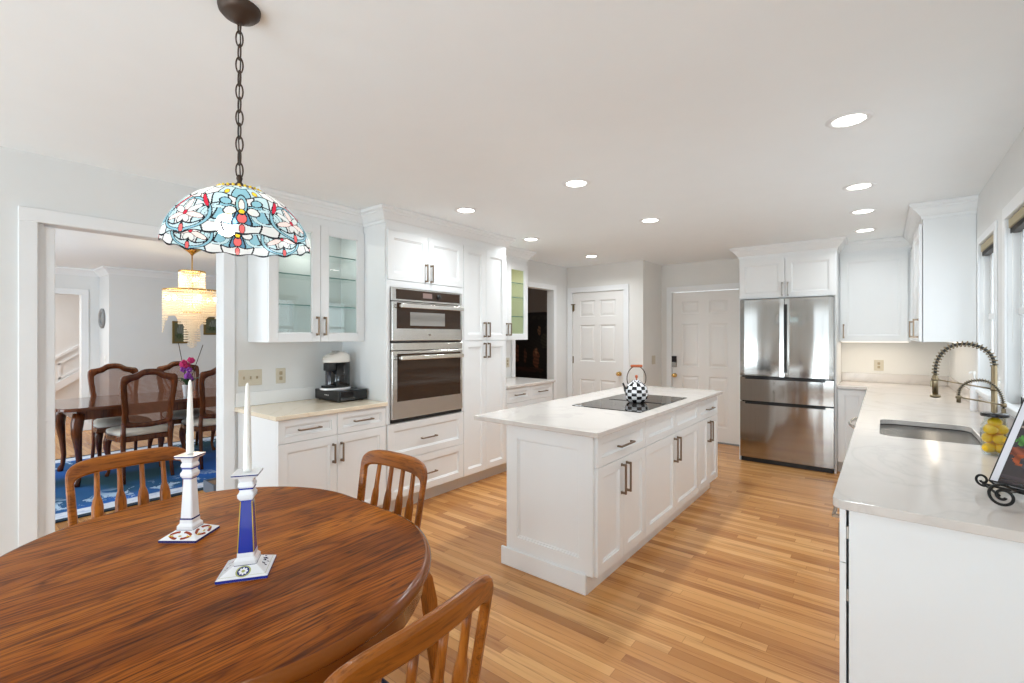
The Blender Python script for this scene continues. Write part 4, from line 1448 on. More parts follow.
MB().lathe([(0.0, 0.0165), (0.042, 0.0165), (0.043, 0.03), (0.043, 0.215), (0, 0.215)], 28, (-0.005, -0.055, 0), cap=False).build('water_tank', pmat('smoked_tank', (0.03, 0.03, 0.045), 0.08, 0, 0.8, 0.5), cm)
MB().box(0.02, 0.095, -0.03, 0.03, 0.15, 0.213, 0.008, seg=2).build('brew_outlet', 'black', cm)
MB().box(0.03, 0.11, -0.035, 0.035, 0.0165, 0.035, 0.003).build('drip_tray', 'black', cm)
cap_ = MB()
rg = []
for k, (s, z) in enumerate(((0.99, 0.2155), (1.0, 0.225), (1.0, 0.255), (0.95, 0.275), (0.8, 0.292), (0.5, 0.301), (0.15, 0.303))):
    rg.append([(0.115 * s * math.cos(t) - 0.01, 0.082 * s * math.sin(t), z - (0.02 * max(0, math.cos(t)) if z > 0.26 else 0)) for t in [2 * PI * i / 36 for i in range(36)]])
cap_.loft(rg, smooth=True)
cap_.build('cream_top', pmat('cream_gloss', (0.74, 0.71, 0.66), 0.18, 0, 0.6, 0.5), cm)
MB().lathe([(0.0, 0.0), (0.03, 0.0), (0.03, 0.004), (0.0, 0.005)], 20, (0.0, 0, 0.3035), cap=False).build('lid_button', 'nickel', cm)


# ------------------------------------------------------------------ switches and outlets
def plate(label, cat, loc, rz, w, h, toggles, kind='toggle', mat='almond'):
    p = thing('outlet_plate' if kind == 'outlet' else 'switch_plate', label, cat, loc, rz)
    MB().box(-w / 2, w / 2, -0.006, -0.0003, -h / 2, h / 2, 0.002).build('cover_plate', mat, p)
    for k in range(toggles):
        x = (k - (toggles - 1) / 2) * 0.046
        if kind == 'toggle':
            MB().box(x - 0.005, x + 0.005, -0.0135, -0.006, -0.011, 0.011, 0.002).build('toggle', 'almond_dark' if mat == 'almond' else mat, p)
        elif kind == 'rocker':
            MB().box(x - 0.017, x + 0.017, -0.008, -0.006, -0.034, 0.034, 0.001).build('rocker', mat, p)
        else:
            for z in (-0.02, 0.02):
                MB().box(x - 0.012, x + 0.012, -0.0075, -0.006, z - 0.014, z + 0.014, 0.002).build('socket', 'almond_dark' if mat == 'almond' else mat, p)
    return p


plate('almond triple toggle switch plate on the wall behind the tapers', 'switch', (XL, 1.517, 1.122), RZ, 0.165, 0.118, 3)
plate('almond duplex outlet plate right of the triple switch', 'outlet', (XL, 1.74, 1.122), RZ, 0.075, 0.118, 1, 'outlet')
plate('almond outlet plate beside the pantry near the dark opening', 'outlet', (XL, 4.545, 1.10), RZ, 0.075, 0.118, 1, 'outlet')
plate('almond outlet plate on the lit back wall under the corner cabinet', 'outlet', (-0.045, YB, 1.105), 0, 0.085, 0.118, 1, 'outlet')
plate('almond double switch plate on the passage wall beside the keypad door', 'switch', (-2.50, 6.30, 1.10), RZ, 0.118, 0.118, 2, 'rocker')
plate('white switch plate on the dining room corner below the round wall ornament', 'switch', (-9.12, 1.715, 1.07), 0, 0.08, 0.12, 1, 'toggle', 'white_plastic')


# ------------------------------------------------------------------ dark den: painting behind the opening
def den_fn(u, v):
    return blobs((0.022, 0.017, 0.014), [(0.5, 0.5, 0.52, 0.52, (0.010, 0.009, 0.008)), (0.30, 0.72, 0.16, 0.14, (0.03, 0.022, 0.018)), (0.68, 0.80, 0.15, 0.15, (0.004, 0.004, 0.004)),
                                         (0.72, 0.78, 0.03, 0.07, (0.20, 0.10, 0.05)), (0.86, 0.62, 0.12, 0.12, (0.04, 0.035, 0.02)), (0.30, 0.42, 0.035, 0.14, (0.16, 0.06, 0.03)),
                                         (0.45, 0.38, 0.03, 0.11, (0.12, 0.05, 0.03)), (0.66, 0.36, 0.06, 0.15, (0.19, 0.07, 0.035)), (0.66, 0.45, 0.02, 0.05, (0.36, 0.18, 0.09)),
                                         (0.15, 0.22, 0.1, 0.05, (0.07, 0.03, 0.02)), (0.5, 0.18, 0.3, 0.04, (0.05, 0.02, 0.015))])(u, v)


pt = thing('wall_painting', 'large dark framed painting seen through the far opening', 'painting', (-5.15, 6.99, 1.20))
MB().box(-0.66, 0.66, -0.03, -0.0005, -0.66, 0.66, 0.01).box(-0.60, 0.60, -0.034, -0.028, -0.60, 0.60).build('frame', 'black', pt)
paint_grid('canvas', -0.6, 0.6, -0.6, 0.6, 70, 70, den_fn, -0.0345, pt)


# ================================================================== BREAKFAST TABLE
TX0, TX1, TY, TR = -1.80, -1.50, 0.585, 0.565


def stadium(ins, z, n=40):
    P = []
    r = TR - ins
    for i in range(n + 1):
        t = -PI / 2 + PI * i / n
        P.append((TX1 + r * math.cos(t), TY + r * math.sin(t), z))
    for i in range(n + 1):
        t = PI / 2 + PI * i / n
        P.append((TX0 + r * math.cos(t), TY + r * math.sin(t), z))
    return P


tb = thing('dining_table', 'oval oak breakfast table in the foreground holding two candlesticks', 'table', (0, 0, 0))
mb = MB()
mb.loft([stadium(0.030, 0.713), stadium(0.012, 0.714), stadium(0.004, 0.718), stadium(0.0, 0.726), stadium(0.001, 0.735), stadium(0.005, 0.742), stadium(0.012, 0.747), stadium(0.020, 0.749)], smooth=True, mi=1, cap=False)
f = mb.bm.faces.new([mb.bm.verts.new(p) for p in stadium(0.020, 0.749)]); f.material_index = 0
f = mb.bm.faces.new([mb.bm.verts.new(p) for p in stadium(0.030, 0.713)][::-1]); f.material_index = 1
bmesh.ops.remove_doubles(mb.bm, verts=mb.bm.verts[:], dist=1e-5)
mb.build('table_top', [M['table'], M['oak_edge']], tb)
mb = MB()
mb.loft([stadium(0.038, 0.640), stadium(0.030, 0.643), stadium(0.024, 0.655), stadium(0.024, 0.69), stadium(0.018, 0.70), stadium(0.018, 0.7125)], smooth=True, cap=False)
mb.loft([stadium(0.075, 0.7125), stadium(0.075, 0.640), stadium(0.038, 0.640)], cap=False)
mb.build('apron', 'oak_edge', tb)
for px in (-1.85, -1.45):
    mb = MB().lathe([(0.0, 0.10), (0.07, 0.10), (0.075, 0.16), (0.05, 0.22), (0.045, 0.30), (0.07, 0.42), (0.075, 0.50), (0.05, 0.60), (0.09, 0.66), (0.12, 0.70), (0.12, 0.7125)], 28, (px, TY, 0))
    mb.build('pedestal', 'oak_z', tb)
    for s in (-1, 1):
        mb = MB()
        P = [(px, TY + s * 0.05, 0.20), (px, TY + s * 0.18, 0.19), (px, TY + s * 0.30, 0.12), (px, TY + s * 0.40, 0.045), (px, TY + s * 0.44, 0.03)]
        mb.tube(P, [0.035, 0.034, 0.030, 0.026, 0.028], 12)
        mb.build('pedestal_foot', 'oak_z', tb)


# ------------------------------------------------------------------ oak slat-back chairs (local front = +y, back plane near y = 0)
def back_y(x, z):
    return -0.17 * max(0.0, z - 0.45) - 0.030 * (1 - (x / 0.22) ** 2) * min(1, max(0, (z - 0.45) / 0.2)) + 0.075


def arch_pair(n=44):
    """outer and inner outline of the hooped back, from the left foot round to the right foot"""
    O, I = [], []
    hw, top = 0.223, 0.903
    zb = 0.46
    zs = 0.815
    pts = []
    m = 12
    for i in range(m):                       # left post
        z = zb + (zs - zb) * i / m
        O.append((-hw + 0.012 * (1 - (z - zb) / (zs - zb)), z))
        w = 0.034 - 0.006 * (z - zb) / (zs - zb)
        I.append((O[-1][0] + w, z))
    for i in range(n + 1):
        t = PI - PI * i / n
        c, s = math.cos(t), math.sin(t)
        x = hw * (abs(c) ** 0.46) * (1 if c > 0 else -1)
        z = zs + (top - zs) * (abs(s) ** 0.54)
        O.append((x, z))
        xi = (hw - 0.028) * (abs(c) ** 0.38) * (1 if c > 0 else -1)
        zi = zs - 0.012 + (0.838 - zs + 0.012) * (abs(s) ** 0.66)
        I.append((xi, zi))
    for i in range(1, m + 1):
        z = zs - (zs - zb) * i / m
        O.append((hw - 0.012 * (1 - (z - zb) / (zs - zb)), z))
        w = 0.034 - 0.006 * (z - zb) / (zs - zb)
        I.append((O[-1][0] - w, z))
    return O, I


def oak_chair(label, loc, rz):
    c = thing('oak_chair', label, 'chair', loc, rz, 'oak slat-back chairs around the breakfast table')
    O, I = arch_pair()
    t = 0.013
    mb = MB()
    rings = []
    for (xo, zo), (xi, zi) in zip(O, I):
        d = Vector((xi - xo, zi - zo))
        L = d.length
        d = d / L
        ch = 0.009
        sec = [(0, -t + ch), (ch * 0.35, -t + ch * 0.35), (ch, -t), (L - ch, -t), (L - ch * 0.35, -t + ch * 0.35), (L, -t + ch), (L, t - ch), (L - ch * 0.35, t - ch * 0.35), (L - ch, t), (ch, t), (ch * 0.35, t - ch * 0.35), (0, t - ch)]
        rings.append([(xo + d.x * u, back_y(xo + d.x * u, zo + d.y * u) + v, zo + d.y * u) for u, v in sec])
    mb.loft(rings, smooth=False)
    for f in mb.bm.faces: f.smooth = True
    o = mb.build('back_frame', 'oak_x', c)
    o.data.set_sharp_from_angle(angle=math.radians(22))
    for k in range(4):
        x = (-1.5 + k) * 0.083
        xt = x * 0.96
        mb = MB()
        rr = []
        for z, w, th in ((0.44, 0.014, 0.010), (0.55, 0.020, 0.011), (0.64, 0.0215, 0.011), (0.695, 0.021, 0.011), (0.722, 0.016, 0.011), (0.738, 0.0105, 0.010), (0.80, 0.0095, 0.0095), (0.852, 0.0095, 0.0095)):
            xc = x + (xt - x) * (z - 0.44) / 0.4
            yc = back_y(xc, z)
            rr.append([(xc + w * math.cos(a) * (abs(math.cos(a)) ** -0.3 if abs(math.cos(a)) > 0.05 else 1), yc + th * math.sin(a), z) for a in [2 * PI * (q + 0.5) / 12 for q in range(12)]])
        mb.loft(rr, smooth=True)
        mb.build('spindle', 'oak_z', c)
    # seat frame and cushion
    mb = MB()
    poly = [(-0.195, 0.05), (-0.225, 0.25), (-0.235, 0.44), (-0.20, 0.475), (0.20, 0.475), (0.235, 0.44), (0.225, 0.25), (0.195, 0.05)]
    mb.prism(poly, 0.395, 0.445, 0.006)
    mb.build('seat_frame', 'oak_x', c)
    mb = MB()
    rr = []
    for s, z in ((0.90, 0.4455), (0.93, 0.455), (0.92, 0.472), (0.84, 0.485), (0.5, 0.490)):
        rr.append([((x) * s, 0.265 + (y - 0.265) * s, z) for x, y in poly])
    mb.loft(rr, smooth=True)
    mb.build('seat_cushion', 'navy', c)
    for s in (-1, 1):
        mb = MB()
        mb.loft([[(s * xo + dx * w, yo + dy * w * 1.2, z) for dx, dy in ((-1, -1), (1, -1), (1, 1), (-1, 1))] for z, xo, yo, w in ((0.0, 0.236, -0.035, 0.014), (0.2, 0.236, -0.012, 0.018), (0.34, 0.236, 0.002, 0.021), (0.44, 0.226, 0.022, 0.022), (0.485, 0.214, 0.04, 0.018), (0.505, 0.206, 0.055, 0.010))])
        mb.build('leg', 'oak_z', c)
        mb = MB()
        mb.loft([[(s * 0.205 + dx * w, 0.445 + dy * w, z) for dx, dy in ((-1, -1), (1, -1), (1, 1), (-1, 1))] for z, w in ((0.0, 0.014), (0.2, 0.019), (0.394, 0.022))])
        mb.build('leg', 'oak_z', c)
        mb = MB()
        mb.loft([[(s * 0.236 + dx, -0.010, 0.185 + dz) for dx, dz in ((-.009, -.012), (.009, -.012), (.009, .012), (-.009, .012))], [(s * 0.205 + dx, 0.43, 0.185 + dz) for dx, dz in ((-.009, -.012), (.009, -.012), (.009, .012), (-.009, .012))]])
        mb.build('stretcher', 'oak_z', c)
        # bracket joining post and seat rail
        mb = MB()
        mb.loft([[(s * 0.212 - 0.011, 0.05, 0.47), (s * 0.212 + 0.011, 0.05, 0.47), (s * 0.212 + 0.011, 0.08, 0.40), (s * 0.212 - 0.011, 0.08, 0.40)],
                 [(s * 0.228 - 0.011, 0.20, 0.448), (s * 0.228 + 0.011, 0.20, 0.448), (s * 0.228 + 0.011, 0.20, 0.40), (s * 0.228 - 0.011, 0.20, 0.40)]])
        mb.build('seat_bracket', 'oak_z', c)
    return c


oak_chair('oak slat-back chair on the far left of the table, before the dining room doorway', (-2.67, 0.595, 0), -PI / 2)
oak_chair('oak slat-back chair behind the table, in front of the white base cabinets', (-1.706, 1.306, 0), PI)
oak_chair('oak slat-back chair closest to the camera, its top rail cutting across the foreground', (-0.705, 0.608, 0), PI / 2 + math.radians(2.5))


# ------------------------------------------------------------------ candlesticks and tapers
def sq(h, z, r=0.12):
    """rounded-off square ring of half side h"""
    c = h * (1 - r)
    P = []
    for sx, sy, a in ((1, 1, 0), (-1, 1, 1), (-1, -1, 2), (1, -1, 3)):
        for k in (0, 1):
            t = PI / 2 * (a + k)
            P.append((sx * c + h * r * math.cos(t), sy * c + h * r * math.sin(t), z))
    return P


def ribbon(mb, pts, w, z, mi=0):
    """flat painted stroke, a hair thick"""
    P = [Vector((p[0], p[1], 0)) for p in pts]
    L, R_ = [], []
    for i, p in enumerate(P):
        d = (P[min(i + 1, len(P) - 1)] - P[max(i - 1, 0)]).normalized()
        n = Vector((-d.y, d.x, 0))
        ww = w * (0.35 + 0.65 * math.sin(PI * (i + 0.6) / (len(P) + 0.2)))
        L.append(p + n * ww); R_.append(p - n * ww)
    for i in range(len(P) - 1):
        mb.add([(L[i].x, L[i].y, z), (R_[i].x, R_[i].y, z), (R_[i + 1].x, R_[i + 1].y, z), (L[i + 1].x, L[i + 1].y, z)], [(0, 1, 2, 3)], mi)


def disc(mb, x, y, r, z, sx=1, sy=1, n=18, mi=0, rot=0):
    V = []
    for k in range(n):
        t = 2 * PI * k / n
        a, b = r * sx * math.cos(t), r * sy * math.sin(t)
        V.append((x + a * math.cos(rot) - b * math.sin(rot), y + a * math.sin(rot) + b * math.cos(rot), z))
    mb.add(V, [tuple(range(n))], mi)


def candlestick(name, label, loc, rz, B, H, blue):
    c = thing(name, label, 'candlestick', loc, rz)
    hb = B / 2
    MB().loft([sq(hb, 0, 0.03), sq(hb, 0.008, 0.03), sq(hb * 0.42, 0.030, 0.03)]).build('base', 'ceramic', c)
    MB().loft([sq(hb * 1.008, 0.0005, 0.03), sq(hb * 1.008, 0.0078, 0.03)], cap=True).build('base_rim', 'blue_glaze' if blue else 'navy_glaze', c)
    col = MB()
    zt = H
    k = 0.40 if blue else 0.46
    hs = [(hb * 0.46, 0.022), (hb * 0.45, 0.040), (hb * 0.35, 0.048), (hb * 0.345, 0.060)]
    col.loft([sq(h, z) for h, z in hs])
    col.build('foot_collar', 'ceramic', c)
    MB().loft([sq(hb * 0.468, 0.0255), sq(hb * 0.468, 0.0295)]).build('foot_band', 'navy_glaze', c)
    sh = MB()
    sh.loft([sq(hb * 0.335, 0.0601, 0.2), sq(hb * 0.235, H - 0.080, 0.2)])
    sho = sh.build('shaft', 'blue_glaze' if blue else 'ceramic', c)
    if blue:
        m_ = MB()
        for sx, sy in ((1, -1), (1, 1), (-1, 1), (-1, -1)):
            m_.tube([(sx * hb * 0.322, sy * hb * 0.322, 0.061), (sx * hb * 0.226, sy * hb * 0.226, H - 0.081)], 0.0013, 6)
        m_.build('shaft_edges', 'yellow_glaze', sho)
    else:
        MB().loft([sq(hb * 0.350, 0.0605), sq(hb * 0.343, 0.0655)]).build('shaft_band', 'navy_glaze', sho)
    MB().loft([sq(hb * q, H - 0.080 + z) for q, z in ((0.24, 0.0), (0.33, 0.009), (0.345, 0.018), (0.27, 0.026), (0.26, 0.034), (0.33, 0.042), (0.31, 0.049), (0.27, 0.054), (0.32, 0.064), (0.36, 0.0705))]).build('neck', 'ceramic', c)
    MB().loft([sq(hb * 0.285, H - 0.0475), sq(hb * 0.305, H - 0.043)]).loft([sq(hb * 0.245, H - 0.0815), sq(hb * 0.262, H - 0.077)]).build('neck_bands', 'blue_glaze', c)
    MB().loft([sq(hb * 0.46, H - 0.011, 0.05), sq(hb * 0.53, H - 0.006, 0.05), sq(hb * 0.53, H, 0.05)]).build('drip_plate', 'ceramic', c)
    MB().loft([sq(hb * 0.536, H - 0.0052, 0.05), sq(hb * 0.536, H - 0.0015, 0.05)]).build('plate_rim', 'navy_glaze', c)
    z = 0.0

    def drape(o):
        for v in o.data.vertices:
            m0 = max(abs(v.co.x), abs(v.co.y))
            v.co.z += 0.0084 + max(0.0, (hb - m0)) / (0.58 * hb) * 0.022
        return o
    if blue:
        # olive border, medallion flower on the front corner, dark sprigs
        m_ = MB()
        q = hb * 0.88
        for a_, b_ in (((-q, -q), (q, -q)), ((q, -q), (q, q)), ((q, q), (-q, q)), ((-q, q), (-q, -q))):
            m_.box(min(a_[0], b_[0]) - 0.001, max(a_[0], b_[0]) + 0.001, min(a_[1], b_[1]) - 0.001, max(a_[1], b_[1]) + 0.001, -0.001, z)
        drape(m_.build('olive_border', 'green_glaze', c))
        sp = hb * 0.0
        cx_, cy_ = -hb * 0.0, -hb * 0.72
        m_ = MB()
        disc(m_, sp, cy_, hb * 0.30, z + 0.0002, 1.0, 0.8, mi=0)
        disc(m_, sp, cy_, hb * 0.24, z + 0.0004, 1.0, 0.8, mi=1)
        for k2 in range(8):
            t = 2 * PI * k2 / 8
            disc(m_, sp + hb * 0.115 * math.cos(t), cy_ + hb * 0.09 * math.sin(t), hb * 0.055, z + 0.0006, 1.3, 0.8, 10, 2, t)
        disc(m_, sp, cy_, hb * 0.07, z + 0.0008, 1, 0.8, mi=0)
        drape(m_.build('flower_medallion', [M['green_glaze'], M['navy_glaze'], M['ceramic']], c))
        random.seed(11)
        for bx_, by_ in ((0.72, -0.15), (0.78, 0.10), (0.70, 0.35), (-0.75, -0.2), (-0.72, 0.2), (0.6, 0.6)):
            m_ = MB()
            for k2 in range(4):
                disc(m_, hb * bx_ + random.uniform(-.11, .11) * hb, hb * by_ + random.uniform(-.11, .11) * hb, hb * 0.06, z + 0.0002, 1, 0.5, 10, 0, random.uniform(0, 3))
            drape(m_.build('painted_sprig', 'navy_glaze', c))['kind'] = 'stuff'
    else:
        m_ = MB()
        for face in range(4):
            fr_ = MB()
            for s in (-1, 1):
                for t_ in (-1, 1):
                    pts = []
                    for k2 in range(15):
                        u = k2 / 14
                        a_ = u * 4.2
                        r_ = hb * (0.30 - 0.16 * u)
                        pts.append((s * (hb * 0.40 + r_ * math.cos(a_ + 2.4) * 1.0), -hb * 0.74 + t_ * (hb * 0.07 + 0.5 * r_ * math.sin(a_ + 0.4) * 0.8)))
                    ribbon(fr_, pts, hb * 0.06, z + 0.0003, 0)
            for s in (-1, 1):
                disc(fr_, s * hb * 0.40, -hb * 0.78, hb * 0.05, z + 0.0006, 1, 1, 12, 1)
                disc(fr_, s * hb * 0.55, -hb * 0.78, hb * 0.05, z + 0.0005, 1.4, 0.7, 12, 1)
            disc(fr_, 0, -hb * 0.78, hb * 0.07, z + 0.0005, 1.5, 0.5, 12, 1)
            disc(fr_, 0, -hb * 0.78, hb * 0.03, z + 0.0008, 1, 1, 12, 2)
            fr_.bm.transform(Matrix.Rotation(PI / 2 * face, 4, 'Z'))
            m_.merge(fr_)
        drape(m_.build('painted_scrolls', [M['red_glaze'], M['yellow_glaze'], M['navy_glaze']], c))
    return c


TZ = 0.7495
C1 = (-1.858, 0.572)
C2 = (-1.449, 0.590)
A1 = math.radians(38)
A2 = math.radians(55)
candlestick('candlestick', 'white painted candlestick with rust scrolls on its base, left on the table', (*C1, TZ), A1, 0.125, 0.277, False)
candlestick('candlestick', 'blue shafted candlestick with flower medallion base, right on the table', (*C2, TZ), A2, 0.130, 0.287, True)


def taper(label, x, y, z, L, r):
    mb = MB().lathe([(0.0, 0), (r * 0.9, 0.0), (r, 0.012), (r * 0.86, L * 0.45), (r * 0.6, L * 0.8), (r * 0.42, L * 0.965), (r * 0.2, L * 0.99), (0.0, L)], 24, cap=False)
    o = mb.build('taper_candle', 'wax')
    o.location = (x, y, z)
    return tag(o, label, 'candle')


taper('white taper candle standing in the left, scroll painted candlestick', C1[0], C1[1], TZ + 0.2775, 0.254, 0.0115)
taper('white taper candle standing in the right, blue candlestick', C2[0], C2[1], TZ + 0.2875, 0.258, 0.0115)


# ================================================================== STAINED GLASS PENDANT
LX, LY = -1.555, 0.610
pl = thing('pendant_lamp', 'stained glass dome pendant lamp hanging on a chain over the table', 'pendant lamp', (LX, LY, 0))
MB().lathe([(0.0, 2.392), (0.012, 2.392), (0.018, 2.398), (0.026, 2.401), (0.030, 2.408), (0.046, 2.413), (0.056, 2.424), (0.059, 2.436), (0.059, 2.4395), (0.0, 2.4395)], 40, cap=False).build('ceiling_canopy', 'antique', pl)
m_ = MB()
zc = 2.385
k = 0
while zc > 1.915:
    h, w = 0.0245, 0.0095
    pts = []
    for i in range(16):
        t = 2 * PI * i / 16
        a_, b_ = w * math.cos(t) * (1.0), h * (math.sin(t))
        pts.append((a_, 0, zc + b_) if k % 2 == 0 else (a_ * 0.3, a_ * 0.95, zc + b_))
    m_.tube(pts, 0.0024, 6, closed=True)
    zc -= 0.0405
    k += 1
m_.build('chain', 'antique', pl)
m_ = MB()
m_.tube([(0.003 * math.cos(7 * q), 0.003 * math.sin(7 * q), 2.39 - 0.49 * q) for q in [i / 30 for i in range(31)]], 0.0018, 6)
m_.build('lamp_cord', 'black_hose', pl)
MB().lathe([(0.0, 1.925), (0.006, 1.925), (0.009, 1.915), (0.006, 1.904), (0.014, 1.894), (0.045, 1.886), (0.053, 1.879), (0.052, 1.876), (0.0, 1.881)], 32, cap=False).build('cap_plate', 'antique', pl)
m_ = MB()
m_.lathe([(0.0, 1.878), (0.018, 1.878), (0.02, 1.85), (0.016, 1.835), (0, 1.835)], 20, cap=False)
m_.tube([(0, 0, 1.84), (-0.018, -0.016, 1.825), (-0.028, -0.024, 1.80)], 0.012, 12)
m_.build('lamp_socket', 'brass', pl)
m_ = MB().sphere((-0.030, -0.026, 1.772), 0.030, 20, 14, sc=(1, 1, 1.15))
m_.build('light_bulb', 'bulb', pl)
pts_ = [(0.052, 1.878), (0.086, 1.866), (0.118, 1.847), (0.146, 1.822), (0.169, 1.793), (0.186, 1.762), (0.196, 1.734), (0.200, 1.712)]


def shade_pt(s):
    x = s * (len(pts_) - 1)
    i = min(int(x), len(pts_) - 2)
    u = x - i
    g = lambda j: pts_[max(0, min(len(pts_) - 1, j))]
    p0, p1, p2, p3 = g(i - 1), g(i), g(i + 1), g(i + 2)
    return tuple(0.5 * (2 * p1[q] + (p2[q] - p0[q]) * u + (2 * p0[q] - 5 * p1[q] + 4 * p2[q] - p3[q]) * u * u + (3 * p1[q] - p0[q] - 3 * p2[q] + p3[q]) * u ** 3) for q in (0, 1))


PALE = (0.46, 0.64, 0.70); WHT = (0.68, 0.71, 0.72); SKY = (0.22, 0.45, 0.56); BLU = (0.08, 0.22, 0.36); MIST = (0.56, 0.68, 0.72)
PNK = (0.86, 0.68, 0.66); RED = (0.55, 0.02, 0.05); MAR = (0.20, 0.02, 0.05); YEL = (0.90, 0.58, 0.03); LEAD = (0.015, 0.018, 0.025); ROS = (0.75, 0.14, 0.14)
SH = [(0, 0.13, 0.05, 0.035, 0, MAR), (0.5, 0.13, 0.05, 0.035, 0, MAR), (1.0, 0.13, 0.05, 0.035, 0, MAR), (0.34, 0.33, 0.055, 0.045, 0, YEL),
      (0, 0.665, 0.045, 0.03, 0, YEL), (0, 0.57, 0.05, 0.085, 0, WHT), (0, 0.55, 0.10, 0.14, 0, SKY), (0, 0.76, 0.075, 0.07, 0, ROS), (0, 0.92, 0.04, 0.055, 0, ROS),
      (1, 0.93, 0.04, 0.05, 0, ROS), (0.70, 0.52, 0.035, 0.12, 0.55, RED), (0.78, 0.47, 0.03, 0.09, 0.9, PNK), (0.30, 0.52, 0.11, 0.045, -0.5, SKY), (0.20, 0.66, 0.10, 0.05, 0.5, WHT)]
FL = []
for k_, (an, L_) in enumerate(((90, 0.18), (150, 0.17), (200, 0.20), (250, 0.13), (310, 0.16), (20, 0.19))):
    t = math.radians(an)
    FL.append((1 + (L_ + 0.02) * math.cos(t), 0.70 - 0.56 * (L_ + 0.02) * math.sin(t), L_, 0.036, t * -1.0, WHT if k_ % 2 else PNK))
FLC = (1, 0.70, 0.04, 0.03, 0, RED)
ARC = [(1, 0.72, 0.50, 0.25, SKY, 0.90), (0.42, 0.72, 0.26, 0.12, PALE, 0.72)]


def in_shape(a, s, q):
    dx, dy = a - q[0], s - q[1]
    c_, s_ = math.cos(q[4]), math.sin(q[4])
    sc = 0.56       # arc length against slant length
    X = (dx * c_ + (dy / sc) * s_)
    Y = (-dx * s_ + (dy / sc) * c_)
    return (X / q[2]) ** 2 + (Y / (q[3] / sc)) ** 2


def shade_col(th, s):
    a = (th / (PI / 2)) % 1.0          # one quarter
    a = a * 2                          # ornament at 0 and 2, flower at 1
    if a > 1: a_, m = 2 - a, -1
    else: a_, m = a, 1
    if s < 0.055:
        return YEL if (int(th / (2 * PI) * 36 * 2) % 2 == 0) else LEAD
    if s > 0.975: return LEAD
    w = in_shape(a_, s, FLC)
    if w < 1: return RED
    if w < 1.5: return LEAD
    for q in FL:
        w = in_shape(a_, s, q)
        if w < 0.84: return q[5]
        if w < 1.25: return LEAD
    for q in SH:
        w = in_shape(a_, s, q)
        lim = 1 + 0.018 / min(q[2], q[3])
        if w < 1: return q[5]
        if w < lim + 0.25: return LEAD
    for cx_, cy_, ra, rs, col, inner in ARC:
        w = math.sqrt(((a_ - cx_) / ra) ** 2 + ((s - cy_) / rs) ** 2)
        if inner < w < 1: return col
        if inner - 0.035 < w < 1.045: return LEAD
    # plain panes between curving lead lines
    hs_ = [0.21 + 0.03 * math.cos(3 * PI * a_), 0.42 + 0.05 * math.cos(2 * PI * a_), 0.62 - 0.07 * math.sin(PI * a_ * 1.5), 0.83 + 0.04 * math.sin(3 * PI * a_)]
    row = 0
    for h in hs_:
        if abs(s - h) < 0.0105: return LEAD
        if s > h: row += 1
    ofs = (0.0, 0.17, 0.08, 0.22, 0.05)[row]
    wv = a_ + ofs + 0.05 * math.sin(9 * s + row)
    f_ = (wv * 3.0) % 1.0
    if f_ < 0.05 or f_ > 0.95: return LEAD
    return (PALE, WHT, SKY, MIST, WHT, PALE, BLU if row > 2 else MIST)[(int(wv * 3.0) * 3 + row * 2) % 7]


bm = bmesh.new()
NA, NS = 640, 110
lay = bm.loops.layers.float_color.new('paint')
TH0 = math.atan2(-LY, -LX) + 0.03       # ornament faces roughly the camera
vs = []
for k in range(NS + 1):
    s = k / NS
    r, z = shade_pt(s)
    row = []
    for i in range(NA):
        th = 2 * PI * i / NA
        zz = z
        if s > 0.93:
            zz -= 0.008 * (s - 0.93) / 0.07 * (0.5 + 0.5 * math.cos(th * 16))
        row.append(bm.verts.new((r * math.cos(th + TH0), r * math.sin(th + TH0), zz)))
    vs.append(row)
for k in range(NS):
    for i in range(NA):
        f = bm.faces.new((vs[k][i], vs[k + 1][i], vs[k + 1][(i + 1) % NA], vs[k][(i + 1) % NA]))
        f.smooth = True
        c = shade_col(2 * PI * (i + 0.5) / NA, (k + 0.5) / NS)
        for l in f.loops: l[lay] = (*c, 1)
me = bpy.data.meshes.new('glass_shade'); bm.to_mesh(me); bm.free()
m, nt, b = new_mat('stained_glass')
nt.nodes.remove(b)
at = N(nt, 'ShaderNodeAttribute', attribute_name='paint')
tl = N(nt, 'ShaderNodeBsdfTranslucent'); df = N(nt, 'ShaderNodeBsdfDiffuse'); gl = N(nt, 'ShaderNodeBsdfGlossy'); tr = N(nt, 'ShaderNodeBsdfTransparent')
gl.inputs['Roughness'].default_value = 0.15
for n_ in (tl, df, tr): nt.links.new(at.outputs['Color'], n_.inputs[0])
m1 = N(nt, 'ShaderNodeMixShader'); m1.inputs[0].default_value = 0.45
nt.links.new(tl.outputs[0], m1.inputs[1]); nt.links.new(df.outputs[0], m1.inputs[2])
m2 = N(nt, 'ShaderNodeMixShader'); m2.inputs[0].default_value = 0.17
nt.links.new(m1.outputs[0], m2.inputs[1]); nt.links.new(tr.outputs[0], m2.inputs[2])
m3 = N(nt, 'ShaderNodeMixShader'); m3.inputs[0].default_value = 0.04
nt.links.new(m2.outputs[0], m3.inputs[1]); nt.links.new(gl.outputs[0], m3.inputs[2])
nt.links.new(m3.outputs[0], nt.nodes['Material Output'].inputs[0])
me.materials.append(m)
shade = bpy.data.objects.new('glass_shade', me); COL.objects.link(shade); shade.parent = pl
m_ = MB()
for i in range(24):
    t = 2 * PI * (i + 0.5) / 24
    m_.sphere((0.058 * math.cos(t), 0.058 * math.sin(t), 1.8795), 0.0045, 8, 6)
m_.build('bead_ring', pmat('amber_bead', (0.85, 0.62, 0.05), 0.15, 0, 0.6, 0.5), shade)['kind'] = 'stuff'
